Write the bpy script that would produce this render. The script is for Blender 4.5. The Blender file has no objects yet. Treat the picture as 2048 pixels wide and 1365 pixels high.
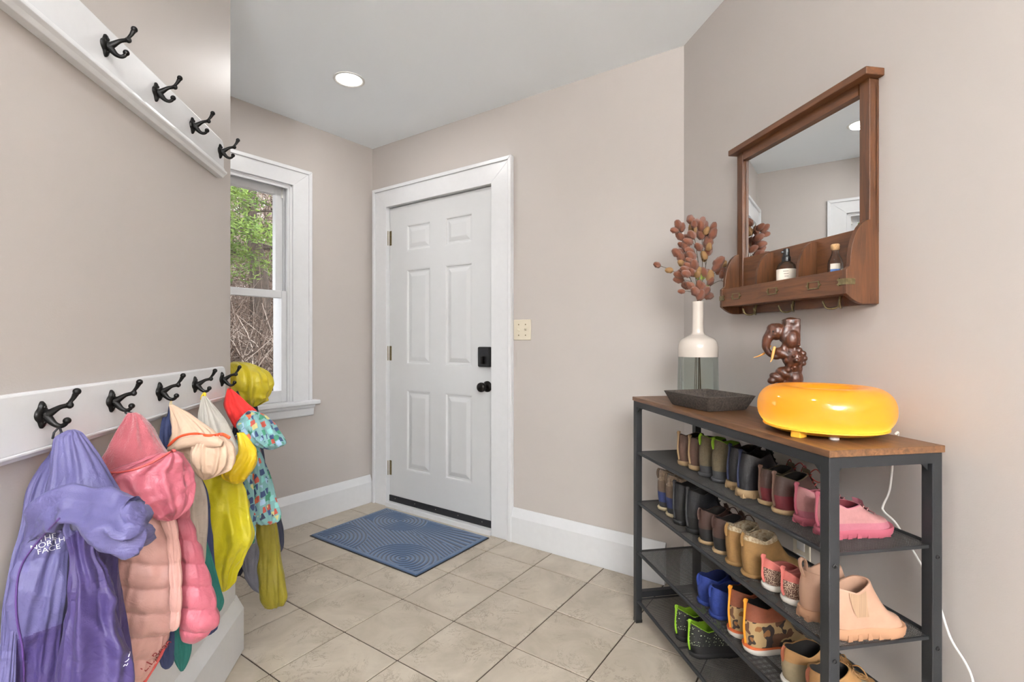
import bpy, bmesh, math, random
from mathutils import Vector, Matrix, noise
from mathutils.bvhtree import BVHTree
PI = math.pi
S = bpy.context.scene
C = S.collection
# ------------------------------------------------------------------ camera
FPX, HORIZON, EYE = 996.0, 679.0, 1.15          # focal length in pixels of the 2048 wide frame, horizon row, eye height
cd = bpy.data.cameras.new('camera'); cam = bpy.data.objects.new('camera', cd); C.objects.link(cam)
cam.location = (0, 0, EYE); cam.rotation_euler = (PI/2, 0, 0)
cd.sensor_fit = 'HORIZONTAL'; cd.sensor_width = 36; cd.lens = FPX/2048*36
cd.shift_y = -(682.5-HORIZON)/2048; cd.clip_start = .05; cd.clip_end = 200
S.camera = cam
# ------------------------------------------------------------------ world and exposure
W = bpy.data.worlds.new('overcast_sky'); S.world = W; W.use_nodes = True
bg = W.node_tree.nodes['Background']; bg.inputs[0].default_value = (.92, .96, 1, 1); bg.inputs[1].default_value = 2.3
S.view_settings.view_transform = 'Standard'; S.view_settings.look = 'None'
S.view_settings.gamma = 1; S.view_settings.use_curve_mapping = False
S.view_settings.exposure = 0.87
UPLIGHT_W = 340.0  # power of the added fill light behind the camera
DOWNLIGHT_W = 3.0                              # power of each recessed ceiling lamp

# ------------------------------------------------------------------ frames of the four walls (x right, y into the wall, seen from the room)
class Frame:
    def __init__(s, ox, oy, deg):
        s.o = Vector((ox, oy, 0)); s.a = math.radians(deg)
        s.ex = Vector((math.cos(s.a), math.sin(s.a), 0)); s.ey = Vector((-math.sin(s.a), math.cos(s.a), 0))
    def w(s, x, y, z=0): return s.o + s.ex*x + s.ey*y + Vector((0, 0, z))
    def l(s, p):
        d = Vector(p) - s.o; return Vector((d.dot(s.ex), d.dot(s.ey), d.z))
FR = Frame(.793, 2.295, -80)
FL = Frame(-.69*.9848, -.69*.17365, 100)
FD = Frame(-.994, 3.547, -35)
FW = Frame(-.994, 3.547, 53.5)
CEIL = 2.505
# ------------------------------------------------------------------ colour and materials
def lin(c):
    c = c/255; return c/12.92 if c <= .04045 else ((c+.055)/1.055)**2.4
def rgb(r, g, b): return (lin(r), lin(g), lin(b), 1)
MATS = {}
def nd(nt, t, **kw):
    n = nt.nodes.new(t)
    for k, v in kw.items():
        if k in n.inputs.keys(): n.inputs[k].default_value = v
        else: setattr(n, k, v)
    return n
def mat(name, c, rough=.5, metal=0, var=.0, vs=12, bump=0, bs=150, c2=None, stretch=(1, 1, 1), coat=0, spec=.5, sheen=0, detail=4, rnd=False):
    m = bpy.data.materials.new(name); m.use_nodes = True; nt = m.node_tree
    b = nt.nodes['Principled BSDF']; L = nt.links.new
    if name.startswith('s_'): c = tuple(v*.87 for v in c); c2 = tuple(v*.87 for v in c2) if c2 else None
    col = rgb(*c); b.inputs['Base Color'].default_value = col
    b.inputs['Roughness'].default_value = rough; b.inputs['Metallic'].default_value = metal
    b.inputs['Specular IOR Level'].default_value = spec
    if coat: b.inputs['Coat Weight'].default_value = coat; b.inputs['Coat Roughness'].default_value = .05
    if sheen: b.inputs['Sheen Weight'].default_value = sheen; b.inputs['Sheen Roughness'].default_value = .5
    tc = nd(nt, 'ShaderNodeTexCoord'); mp = nd(nt, 'ShaderNodeMapping'); mp.inputs['Scale'].default_value = stretch
    src = tc.outputs['Object']
    if rnd:
        oi = nd(nt, 'ShaderNodeObjectInfo'); ma = nd(nt, 'ShaderNodeVectorMath', operation='ADD'); mu = nd(nt, 'ShaderNodeMath', operation='MULTIPLY')
        mu.inputs[1].default_value = 37; L(oi.outputs['Random'], mu.inputs[0]); L(src, ma.inputs[0]); L(mu.outputs[0], ma.inputs[1]); src = ma.outputs[0]
    L(src, mp.inputs[0])
    if var or c2:
        n = nd(nt, 'ShaderNodeTexNoise', Scale=vs, Detail=detail, Roughness=.6); L(mp.outputs[0], n.inputs['Vector'])
        r = nd(nt, 'ShaderNodeValToRGB'); r.color_ramp.elements[0].position = .32; r.color_ramp.elements[1].position = .68
        lo = rgb(*c2) if c2 else tuple(max(0, v*(1-var)) for v in col[:3])+(1,)
        hi = col if c2 else tuple(min(1, v*(1+var)) for v in col[:3])+(1,)
        r.color_ramp.elements[0].color = lo; r.color_ramp.elements[1].color = hi
        L(n.outputs['Fac'], r.inputs[0]); L(r.outputs[0], b.inputs['Base Color'])
    if bump:
        n2 = nd(nt, 'ShaderNodeTexNoise', Scale=bs, Detail=3); L(mp.outputs[0], n2.inputs['Vector'])
        bp = nd(nt, 'ShaderNodeBump', Strength=bump, Distance=.002); L(n2.outputs['Fac'], bp.inputs['Height']); L(bp.outputs[0], b.inputs['Normal'])
    MATS[name] = m; return m
def bsdf(m): return m.node_tree.nodes['Principled BSDF']
# ------------------------------------------------------------------ mesh helpers
def obj(name, bm, m=None, parent=None, smooth=False, loc=None, rot=None, bev=0, angle=None):
    if isinstance(bm, bpy.types.Mesh): me = bm
    else:
        me = bpy.data.meshes.new(name); bmesh.ops.recalc_face_normals(bm, faces=bm.faces[:]); bm.to_mesh(me); bm.free()
        if m is not None: me.materials.append(MATS[m] if isinstance(m, str) else m)
        if smooth:
            me.polygons.foreach_set('use_smooth', [True]*len(me.polygons))
            if angle: me.set_sharp_from_angle(angle=math.radians(angle))
    o = bpy.data.objects.new(name, me); C.objects.link(o)
    if parent: o.parent = parent
    if loc is not None: o.location = loc
    if rot is not None: o.rotation_euler = rot
    if bev:
        md = o.modifiers.new('bevel', 'BEVEL'); md.width = bev; md.segments = 2; md.limit_method = 'ANGLE'
    return o
def tag(o, label, cat, group=None):
    o['label'] = label; o['category'] = cat
    if group: o['group'] = group
    return o
def thing(name, label, cat, loc=(0, 0, 0), rotz=0, group=None):
    o = bpy.data.objects.new(name, None); C.objects.link(o); o.empty_display_size = .05
    o.location = loc; o.rotation_euler = (0, 0, rotz); return tag(o, label, cat, group)
def struct(name, bm=None, m=None, loc=None, rotz=0, **k):
    if bm is None:
        o = bpy.data.objects.new(name, None); C.objects.link(o)
    else: o = obj(name, bm, m, **k)
    if loc is not None: o.location = loc
    o.rotation_euler = (0, 0, rotz); o['kind'] = 'structure'; return o
def NB(): return bmesh.new()
def box(bm, x0, x1, y0, y1, z0, z1):
    v = [bm.verts.new(p) for p in ((x0,y0,z0),(x1,y0,z0),(x1,y1,z0),(x0,y1,z0),(x0,y0,z1),(x1,y0,z1),(x1,y1,z1),(x0,y1,z1))]
    for f in ((0,3,2,1),(4,5,6,7),(0,1,5,4),(1,2,6,5),(2,3,7,6),(3,0,4,7)): bm.faces.new([v[i] for i in f])
    return bm
def bx(*a): return box(NB(), *a)
def rings(bm, R, close=True, cap0=True, cap1=True):
    """loft a list of rings of points"""
    V = [[bm.verts.new(p) for p in r] for r in R]; n = len(V[0])
    for a, b in zip(V, V[1:]):
        for i in range(n if close else n-1):
            j = (i+1) % n; bm.faces.new((a[i], a[j], b[j], b[i]))
    if close and cap0: bm.faces.new(V[0][::-1])
    if close and cap1: bm.faces.new(V[-1])
    return V
def lathe(bm, prof, n=32, cap0=False, cap1=False, c=(0, 0)):
    return rings(bm, [[(c[0]+r*math.cos(2*PI*i/n), c[1]+r*math.sin(2*PI*i/n), z) for i in range(n)] for r, z in prof], True, cap0, cap1)
def crom(P, n):
    """Catmull-Rom through tuples, n samples per span"""
    P = [tuple(p) for p in P]; out = []
    for i in range(len(P)-1):
        a, b, c, d = P[max(i-1, 0)], P[i], P[i+1], P[min(i+2, len(P)-1)]
        for k in range(n):
            t = k/n
            out.append(tuple(.5*(2*q+(r-p)*t+(2*p-5*q+4*r-s)*t*t+(3*q-p-3*r+s)*t**3) for p, q, r, s in zip(a, b, c, d)))
    out.append(P[-1]); return out
def tube(bm, pts, rad, n=8, cap=True, flat=1.0, up=None):
    pts = [Vector(p[:3]) for p in pts]; R = []
    prev = None
    for i, p in enumerate(pts):
        t = (pts[min(i+1, len(pts)-1)] - pts[max(i-1, 0)]).normalized()
        if prev is None:
            ref = up or (Vector((0, 0, 1)) if abs(t.z) < .9 else Vector((1, 0, 0)))
            u = t.cross(Vector(ref)).normalized()
        else:
            u = (prev - t*prev.dot(t)); u = u.normalized() if u.length > 1e-6 else t.orthogonal().normalized()
        prev = u; v = t.cross(u)
        r = rad[i] if isinstance(rad, (list, tuple)) else rad
        R.append([p + u*r*math.cos(2*PI*k/n) + v*r*flat*math.sin(2*PI*k/n) for k in range(n)])
    rings(bm, R, True, cap, cap); return bm
def ball(bm, c, r, seg=16, rg=10, sc=(1, 1, 1), rot=None):
    mtx = Matrix.Translation(c) @ (rot or Matrix()) @ Matrix.Diagonal((*[r*s for s in sc], 1))
    bmesh.ops.create_uvsphere(bm, u_segments=seg, v_segments=rg, radius=1, matrix=mtx); return bm
def prism(bm, poly, y0, y1):
    """polygon in x,z extruded along y"""
    a = [bm.verts.new((x, y0, z)) for x, z in poly]; b = [bm.verts.new((x, y1, z)) for x, z in poly]
    n = len(poly); bm.faces.new(a); bm.faces.new(b[::-1])
    for i in range(n): bm.faces.new((a[i], b[i], b[(i+1) % n], a[(i+1) % n]))
    return bm
def prismx(bm, poly, x0, x1):
    """polygon in y,z extruded along x"""
    a = [bm.verts.new((x0, y, z)) for y, z in poly]; b = [bm.verts.new((x1, y, z)) for y, z in poly]
    n = len(poly); bm.faces.new(a); bm.faces.new(b[::-1])
    for i in range(n): bm.faces.new((a[i], b[i], b[(i+1) % n], a[(i+1) % n]))
    return bm
def textmesh(name, body, size, m, parent, depth=.0004):
    cu = bpy.data.curves.new(name, 'FONT'); cu.body = body; cu.size = size; cu.extrude = depth; cu.align_x = 'CENTER'; cu.align_y = 'CENTER'; cu.space_line = .8
    t = bpy.data.objects.new(name, cu); C.objects.link(t); bpy.context.view_layer.update()
    me = bpy.data.meshes.new_from_object(t.evaluated_get(bpy.context.evaluated_depsgraph_get()))
    bpy.data.objects.remove(t); me.name = name; me.materials.clear(); me.materials.append(MATS[m])
    return me

# ------------------------------------------------------------------ materials
mat('wall_paint', (187, 180, 175), .5, bump=.12, bs=260, var=.012, vs=3)
mat('ceiling_paint', (246, 251, 255), .8, bump=.05, bs=300)
mat('trim_paint', (220, 221, 223), .32, bump=.05, bs=60, var=.015, vs=30)
mat('door_paint', (206, 207, 208), .38, var=.012, vs=10)
mat('grout', (72, 60, 50), .9, var=.2, vs=60)
mat('black_iron', (22, 21, 20), .42, .6, bump=.2, bs=300)
mat('black_plastic', (20, 20, 21), .35)
mat('bronze_black', (30, 27, 25), .35, .7)
mat('brass_old', (128, 116, 84), .38, .9, var=.3, vs=90)
mat('rubber_black', (26, 26, 30), .6)
mat('almond', (215, 206, 186), .4)
mat('steel', (170, 165, 155), .35, 1)
mat('white_plastic', (226, 225, 222), .4)
mat('rack_metal', (44, 45, 47), .45, .3, bump=.15, bs=500)
mat('mesh_metal', (74, 72, 70), .5, .4)
def tile_material():
    m = mat('tile', (214, 203, 188), .3, bump=.03, bs=50); nt = m.node_tree; b = bsdf(m); L = nt.links.new
    tc = nd(nt, 'ShaderNodeTexCoord'); oi = nd(nt, 'ShaderNodeObjectInfo'); mu = nd(nt, 'ShaderNodeMath', operation='MULTIPLY'); mu.inputs[1].default_value = 53
    ad = nd(nt, 'ShaderNodeVectorMath', operation='ADD'); L(oi.outputs['Random'], mu.inputs[0]); L(tc.outputs['Object'], ad.inputs[0]); L(mu.outputs[0], ad.inputs[1])
    n1 = nd(nt, 'ShaderNodeTexNoise', Scale=5, Detail=5, Roughness=.6, Distortion=.6); L(ad.outputs[0], n1.inputs['Vector'])
    r1 = nd(nt, 'ShaderNodeValToRGB'); e = r1.color_ramp.elements; e[0].position = .35; e[0].color = rgb(168, 157, 141); e[1].position = .68; e[1].color = rgb(192, 181, 165)
    L(n1.outputs['Fac'], r1.inputs[0])
    n2 = nd(nt, 'ShaderNodeTexNoise', Scale=9, Detail=7, Roughness=.72, Distortion=1.6); L(ad.outputs[0], n2.inputs['Vector'])
    r2 = nd(nt, 'ShaderNodeValToRGB'); e = r2.color_ramp.elements; e[0].position = .482; e[0].color = (0, 0, 0, 1); e[1].position = .518; e[1].color = (0, 0, 0, 1)
    x = e.new(.5); x.color = (1, 1, 1, 1); L(n2.outputs['Fac'], r2.inputs[0])
    n3 = nd(nt, 'ShaderNodeTexNoise', Scale=7, Detail=2); L(ad.outputs[0], n3.inputs['Vector'])
    r3 = nd(nt, 'ShaderNodeValToRGB'); e = r3.color_ramp.elements; e[0].position = .44; e[1].position = .6; L(n3.outputs['Fac'], r3.inputs[0])
    mm = nd(nt, 'ShaderNodeMath', operation='MULTIPLY'); L(r2.outputs[0], mm.inputs[0]); L(r3.outputs[0], mm.inputs[1])
    m2 = nd(nt, 'ShaderNodeMath', operation='MULTIPLY'); L(mm.outputs[0], m2.inputs[0]); m2.inputs[1].default_value = .8
    mx = nd(nt, 'ShaderNodeMix', data_type='RGBA'); L(m2.outputs[0], mx.inputs[0]); L(r1.outputs[0], mx.inputs[6]); mx.inputs[7].default_value = rgb(116, 101, 85)
    L(mx.outputs[2], b.inputs['Base Color'])
tile_material()
def wood(name, c1, c2, axis=(1, 14, 14), scale=4, rough=.45):
    m = mat(name, c1, rough); nt = m.node_tree; b = bsdf(m); L = nt.links.new
    tc = nd(nt, 'ShaderNodeTexCoord'); mp = nd(nt, 'ShaderNodeMapping'); mp.inputs['Scale'].default_value = axis; L(tc.outputs['Object'], mp.inputs[0])
    n = nd(nt, 'ShaderNodeTexNoise', Scale=scale, Detail=6, Roughness=.62, Distortion=.7); L(mp.outputs[0], n.inputs['Vector'])
    r = nd(nt, 'ShaderNodeValToRGB'); e = r.color_ramp.elements; e[0].position = .34; e[0].color = rgb(*c2); e[1].position = .66; e[1].color = rgb(*c1); L(n.outputs['Fac'], r.inputs[0])
    L(r.outputs[0], b.inputs['Base Color'])
    bp = nd(nt, 'ShaderNodeBump', Strength=.15, Distance=.001); L(n.outputs['Fac'], bp.inputs['Height']); L(bp.outputs[0], b.inputs['Normal'])
wood('walnut_board', (122, 84, 54), (80, 54, 34), (1.2, 16, 16), 5, .42)
wood('mirror_wood', (100, 61, 34), (70, 42, 23), (14, 14, 1.5), 5, .42)
wood('mirror_wood_flat', (114, 71, 41), (82, 50, 28), (1.5, 14, 14), 5, .45)
wood('carved_wood', (92, 50, 30), (46, 25, 17), (10, 10, 3), 9, .35)
wood('tusk_wood', (214, 158, 84), (186, 126, 60), (9, 9, 2), 6, .4)
m = mat('mirror_glass', (240, 242, 242), 0.0, 1.0)
# ================================================================== the setting
# floor slab with grout and one mesh for every tile
fl = struct('floor', bx(-4.5, 2.2, -3.2, 4.2, -.15, -.004), 'grout')
TS, TA = .3026, math.radians(-34.97)
td = Vector((math.cos(TA), math.sin(TA), 0)); te = Vector((math.sin(TA), -math.cos(TA), 0)); t0 = Vector((-.1387, 2.702, 0))
def half(fr, off=0): return fr.ey.copy(), fr.ey.dot(fr.o)-off        # keep points with ey.p <= value
CL = [half(FD), half(FW), half(FR)]
def tile_mesh(h=TS/2-.0031, t=.009, b=.0014):
    bm = NB()
    rings(bm, [[(-h, -h, -t), (h, -h, -t), (h, h, -t), (-h, h, -t)], [(-h, -h, -b), (h, -h, -b), (h, h, -b), (-h, h, -b)],
               [(-h+b, -h+b, 0), (h-b, -h+b, 0), (h-b, h-b, 0), (-h+b, h-b, 0)]], True, False, True)
    return bm
full = bpy.data.meshes.new('tile'); _b = tile_mesh(); _b.to_mesh(full); _b.free(); full.materials.append(MATS['tile'])
TR = Matrix.Rotation(TA, 4, 'Z')
for r in range(-6, 14):
    for c in range(-12, 14):
        p = t0 + td*TS*(c+.5) + te*TS*(r+.5)
        if p.y < -.35 or p.x < -2.6 or p.x > 1.75: continue
        if FL.l(p).y > .55 and FL.l(p).x < 2.0: continue
        d = [n.dot(p)-v for n, v in CL]
        if max(d) > .215: continue
        if max(d) < -.215:
            obj('tile', full, None, fl, loc=p, rot=(0, 0, TA))
        else:
            bm = tile_mesh()
            bmesh.ops.transform(bm, matrix=Matrix.Translation(p) @ TR, verts=bm.verts[:])
            for n, v in CL:
                g = bm.verts[:]+bm.edges[:]+bm.faces[:]
                bmesh.ops.bisect_plane(bm, geom=g, plane_co=n*v, plane_no=n, clear_outer=True)
            if len(bm.faces) < 1: bm.free(); continue
            bmesh.ops.transform(bm, matrix=(Matrix.Translation(p) @ TR).inverted(), verts=bm.verts[:])
            obj('tile', bm, 'tile', fl, loc=p, rot=(0, 0, TA))
bm = bx(-4.5, 2.2, -3.2, -.75, -.0039, -.0005)
pl = obj('tile_field', bm, 'tile', fl); pl['kind'] = 'stuff'
# ceiling with a hole is not needed: the recessed lamp trims sit under it
ce = struct('ceiling', bx(-4.5, 2.2, -3.2, 4.4, CEIL, CEIL+.15), 'ceiling_paint')
# walls
WT = .16
# door opening in the door wall
DX0, DX1, DZ = .15, 1.085, 2.075
bm = NB()
box(bm, -.25, DX0, 0, WT, -.1, CEIL); box(bm, DX1, 2.28, 0, WT, -.1, CEIL); box(bm, DX0, DX1, 0, WT, DZ, CEIL)
wd = struct('wall_back', bm, 'wall_paint', FD.o, FD.a)
# window opening
WX0, WX1, WZ0, WZ1 = -1.295, -.60, .765, 2.105
bm = NB()
box(bm, -1.75, WX0, 0, WT, -.1, CEIL); box(bm, WX1, .0, 0, WT, -.1, CEIL); box(bm, WX0, WX1, 0, WT, -.1, WZ0); box(bm, WX0, WX1, 0, WT, WZ1, CEIL)
ww = struct('wall_window', bm, 'wall_paint', FW.o, FW.a)
bm = NB(); box(bm, -.1, 5.4, 0, WT, -.1, CEIL)
wr = struct('wall_right', bm, 'wall_paint', FR.o, FR.a)
struct('wall_rear', bx(-2.5, 2.2, -3.3, -3.16, -.1, CEIL), 'wall_paint')
# hook wall: thick pier whose far end turns back to the window wall
bm = NB()
c0 = FL.l(FL.w(1.95, 0)); ret = FL.l(Vector((-1.838, 2.407, 0)))
poly = [(-2.6, 0), (1.95, 0), (ret.x, ret.y), (ret.x-.2, ret.y+.25), (-2.6, .9)]
a = [bm.verts.new((x, y, -.1)) for x, y in poly]; b = [bm.verts.new((x, y, CEIL)) for x, y in poly]
bm.faces.new(a); bm.faces.new(b)
for i in range(5): bm.faces.new((a[i], a[(i+1) % 5], b[(i+1) % 5], b[i]))
wl = struct('wall_left', bm, 'wall_paint', FL.o, FL.a)
# ---- baseboards: tall with a sloped shoulder
def bb_prof(t=.026, h=.193, sh=.048, t2=.006): return [(0, 0), (-t, 0), (-t, h-sh), (-t2, h), (0, h)]
struct('baseboard_right_of_door', prismx(NB(), bb_prof(), 1.19, 2.10), 'trim_paint', FD.o, FD.a, bev=.002)
struct('baseboard_window', prismx(NB(), bb_prof(), -1.42, -.022), 'trim_paint', FW.o, FW.a, bev=.002)
struct('baseboard_right', prismx(NB(), bb_prof(), .01, 5.3), 'trim_paint', FR.o, FR.a, bev=.002)
b = struct('baseboard_left', prismx(NB(), bb_prof(.032, .205, .05), -2.5, 1.992), 'trim_paint', FL.o, FL.a, bev=.002)
rv = (ret-Vector((1.95, 0, 0))); ra = FL.a+math.atan2(rv.y, rv.x)
struct('baseboard_return', prismx(NB(), [(y, z) for y, z in [(0, 0), (-.040, 0), (-.040, .155), (-.01, .205), (0, .205)]], .0, 1.0), 'trim_paint', FL.w(1.95, 0), ra)
# flat board above the hook wall's baseboard
struct('trim_3', bx(-2.5, 1.965, -.012, 0, .205, .44), 'trim_paint', FL.o, FL.a, bev=.002)
# ---- door casing (mitred boards with a back band)
def casing(name, fr, x0, x1, X0, X1, zi, zo, zb, depth=.02, band=.012):
    """inner x0..x1, outer X0..X1, inner top zi, outer top zo, bottom zb"""
    t = struct(name, None, None, fr.o, fr.a)
    for nm, poly in (('casing_side', [(X0, zb), (x0, zb), (x0, zi), (X0, zo)]), ('casing_side', [(x1, zb), (X1, zb), (X1, zo), (x1, zi)]), ('casing_head', [(X0, zo), (x0, zi), (x1, zi), (X1, zo)])):
        obj(nm, prism(NB(), poly, -depth, 0), 'trim_paint', t, bev=.0015)
    bb = .022
    for nm, poly in (('back_band', [(X0, zb), (X0+bb, zb), (X0+bb, zo-bb), (X0, zo)]), ('back_band', [(X1-bb, zb), (X1, zb), (X1, zo), (X1-bb, zo-bb)]), ('back_band', [(X0, zo), (X0+bb, zo-bb), (X1-bb, zo-bb), (X1, zo)])):
        obj(nm, prism(NB(), poly, -depth-band, -depth+.001), 'trim_paint', t, bev=.003)
    return t
casing('trim_1', FD, .166, 1.078, .034, 1.226, 2.062, 2.197, 0)
# jamb and stop
bm = NB(); box(bm, DX0, .166, -.003, WT, 0, 2.075); box(bm, 1.076, DX1, -.003, WT, 0, 2.075); box(bm, .166, 1.076, -.003, WT, 2.062, 2.075)
j = struct('trim_4', bm, 'trim_paint', FD.o, FD.a)
# ---- door
d1 = struct('door_1', None, None, FD.w(.17, .012), FD.a)
DW, DH0, DH1 = .902, .035, 2.056
PXL = [(.165, .387), (.517, .739)]; PZ = [(1.745, 1.922), (.982, 1.62), (.265, .808)]
xs = sorted({0, DW, *[v for p in PXL for v in p]}); zs = sorted({DH0, DH1, *[v for p in PZ for v in p]})
bm = NB(); vd = {}
def gv(x, z, y=0.):
    k = (round(x, 5), round(y, 5), round(z, 5))
    if k not in vd: vd[k] = bm.verts.new((x, y, z))
    return vd[k]
for i in range(len(xs)-1):
    for k in range(len(zs)-1):
        if any(abs(xs[i]-p[0]) < 1e-6 for p in PXL) and any(abs(zs[k]-q[0]) < 1e-6 for q in PZ): continue
        bm.faces.new((gv(xs[i], zs[k]), gv(xs[i+1], zs[k]), gv(xs[i+1], zs[k+1]), gv(xs[i], zs[k+1])))
r4 = [(0, DH0), (DW, DH0), (DW, DH1), (0, DH1)]
for i in range(4):
    p, q = r4[i], r4[(i+1) % 4]
    n_ = xs if p[1] == q[1] else zs
    bm.faces.new((bm.verts.new((p[0], 0, p[1])), bm.verts.new((q[0], 0, q[1])), bm.verts.new((q[0], .044, q[1])), bm.verts.new((p[0], .044, p[1]))))
bm.faces.new([bm.verts.new((x, .044, z)) for x, z in r4])
obj('leaf', bm, 'door_paint', d1)
for a0, a1 in PXL:
    for b0, b1 in PZ:
        bm = NB(); R = []
        for ins, y in ((0, 0), (.007, .0015), (.012, .009), (.022, .0095), (.047, .002), (.05, .0015)):
            R.append([(a0+ins, y, b0+ins), (a1-ins, y, b0+ins), (a1-ins, y, b1-ins), (a0+ins, y, b1-ins)])
        rings(bm, R, True, False, True)
        obj('panel', bm, 'door_paint', d1)
for z in (1.85, 1.053, .26):
    bm = NB(); tube(bm, [(-.009, -.014, z-.05), (-.009, -.014, z+.05)], .0065, 10); tube(bm, [(-.009, -.014, z-.054), (-.009, -.014, z+.054)], .004, 8)
    h = obj('hinge', bm, 'brass_old', d1, smooth=True, angle=40)
    obj('hinge_leaf', bx(-.003, .018, -.0015, .0, z-.05, z+.05), 'brass_old', h)
bm = bx(.0, DW, -.006, .0, DH0-.004, DH0+.037)
sw = obj('sweep', bm, 'rubber_black', d1)
for k in range(5): 
    bm = NB(); lathe(bm, [(.003, 0), (.003, .001)], 10, True, True); o = obj('screw', bm, 'steel', sw, rot=(PI/2, 0, 0), loc=(.06+k*.19, -.006, DH0+.02))
# deadbolt keypad box
bm = bx(.803, .895, -.03, 0, .985, 1.105)
db = obj('deadbolt', bm, 'black_plastic', d1, bev=.008)
bm = bx(.838, .856, -.047, -.028, 1.003, 1.05); obj('thumb_turn', bm, 'bronze_black', db, bev=.004)
obj('keypad_face', bx(.815, .883, -.0315, -.029, 1.06, 1.097), 'rubber_black', db, bev=.002)
bm = NB(); lathe(bm, [(.033, 0), (.033, .006), (.026, .012), (.014, .016), (.0125, .034), (.02, .042), (.0275, .05), (.029, .06), (.027, .07), (.02, .075), (.001, .077)], 28, True, True)
obj('knob', bm, 'bronze_black', d1, smooth=True, angle=50, rot=(PI/2, 0, 0), loc=(.857, 0, .868))
struct('threshold', bx(.166, 1.076, -.03, .06, -.002, .03), 'trim_paint', FD.o, FD.a, bev=.004).name = 'trim_5'
# unseen panel added behind the door to stop light leaking in
struct('light_blocker', bx(.1, 1.15, WT-.02, WT, 0, 2.1), 'trim_paint', FD.o, FD.a)
# ---- window
t2 = casing('trim_2', FW, -1.29, -.605, -1.408, -.482, 2.095, 2.205, .765, .018, .01)
w1 = struct('window_1', None, None, FW.o, FW.a)
bm = NB()
for x0, x1 in ((WX0, WX0+.02), (WX1-.02, WX1)): box(bm, x0, x1, -.004, WT+.03, WZ0, WZ1)
box(bm, WX0, WX1, -.004, WT+.03, WZ1-.02, WZ1)
obj('frame', bm, 'trim_paint', w1)
bm = NB()
for s, xe in ((1, WX0+.02), (-1, WX1-.02)):
    for y0, y1 in ((.0, .014), (.05, .058), (.1, .115)):
        x0, x1 = sorted((xe, xe+s*.012)); box(bm, x0, x1, y0, y1, WZ0, WZ1-.02)
box(bm, WX0+.02, WX1-.02, .0, .014, WZ1-.034, WZ1-.02)
obj('stop', bm, 'trim_paint', w1)
def sash(name, y0, y1, z0, z1, st, tr, br, x0=WX0+.03, x1=WX1-.03):
    bm = NB(); box(bm, x0, x0+st, y0, y1, z0, z1); box(bm, x1-st, x1, y0, y1, z0, z1); box(bm, x0+st, x1-st, y0, y1, z0, z0+br); box(bm, x0+st, x1-st, y0, y1, z1-tr, z1)
    s = obj(name, bm, 'trim_paint', w1, bev=.003)
    g = obj('pane', bx(x0+st-.003, x1-st+.003, (y0+y1)/2-.002, (y0+y1)/2+.002, z0+br-.003, z1-tr+.003), 'window_glass', s)
    return s
m = bpy.data.materials.new('window_glass'); m.use_nodes = True; nt = m.node_tree; MATS['window_glass'] = m
nt.nodes.remove(bsdf(m)); tr_ = nd(nt, 'ShaderNodeBsdfTransparent'); gl = nd(nt, 'ShaderNodeBsdfGlossy', Roughness=.02); mx = nd(nt, 'ShaderNodeMixShader', Fac=.04)
nt.links.new(tr_.outputs[0], mx.inputs[1]); nt.links.new(gl.outputs[0], mx.inputs[2]); nt.links.new(mx.outputs[0], nt.nodes['Material Output'].inputs[0])
sash('sash', .06, .098, 1.405, 2.085, .045, .05, .042)
sash('sash', .014, .05, .768, 1.445, .032, .045, .07)
bm = NB(); box(bm, -1.415, -.445, -.062, .02, .742, .768)
obj('stool', bm, 'trim_paint', w1, bev=.006)
obj('apron', prismx(NB(), [(0, .742), (-.038, .742), (-.036, .725), (-.022, .715), (-.02, .675), (-.012, .668), (0, .668)], -1.405, -.468), 'trim_paint', w1, bev=.002)
obj('outer_sill', bx(WX0, WX1, .05, WT+.06, .74, .768), 'trim_paint', w1)
bm = NB(); box(bm, -.642, -.632, .052, .058, 2.02, 2.075); obj('balance_clip', bm, 'white_plastic', w1)
# ---- switch plate, outlet
t = thing('light_switch', 'almond double toggle switch plate on the wall beside the door', 'light switch', FD.w(1.287, 0, 1.203), FD.a)
obj('plate', bx(-.058, .058, -.006, 0, -.058, .058), 'almond', t, bev=.003)
for s in (-1, 1):
    tg = obj('toggle', prismx(NB(), [(-.004, -.008), (-.017, .006*s+.006), (-.017, .006*s-.001), (-.004, .009)], s*.023-.005, s*.023+.005), 'almond', t)
    for z in (-.03, .03):
        bm = NB(); lathe(bm, [(.0035, 0), (.0035, .0015)], 10, True, True); obj('screw', bm, 'brass_old', t, rot=(PI/2, 0, 0), loc=(s*.023, -.006, z))
t = thing('wall_outlet', 'pale outlet cover on the wall behind the shoe rack', 'outlet', FR.w(.73, 0, .475), FR.a)
obj('plate', bx(-.036, .036, -.006, 0, -.057, .057), 'almond', t, bev=.003)
for z in (-.021, .021):
    rc = obj('receptacle', bx(-.016, .016, -.0085, -.005, z-.014, z+.014), 'white_plastic', t, bev=.003)
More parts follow.
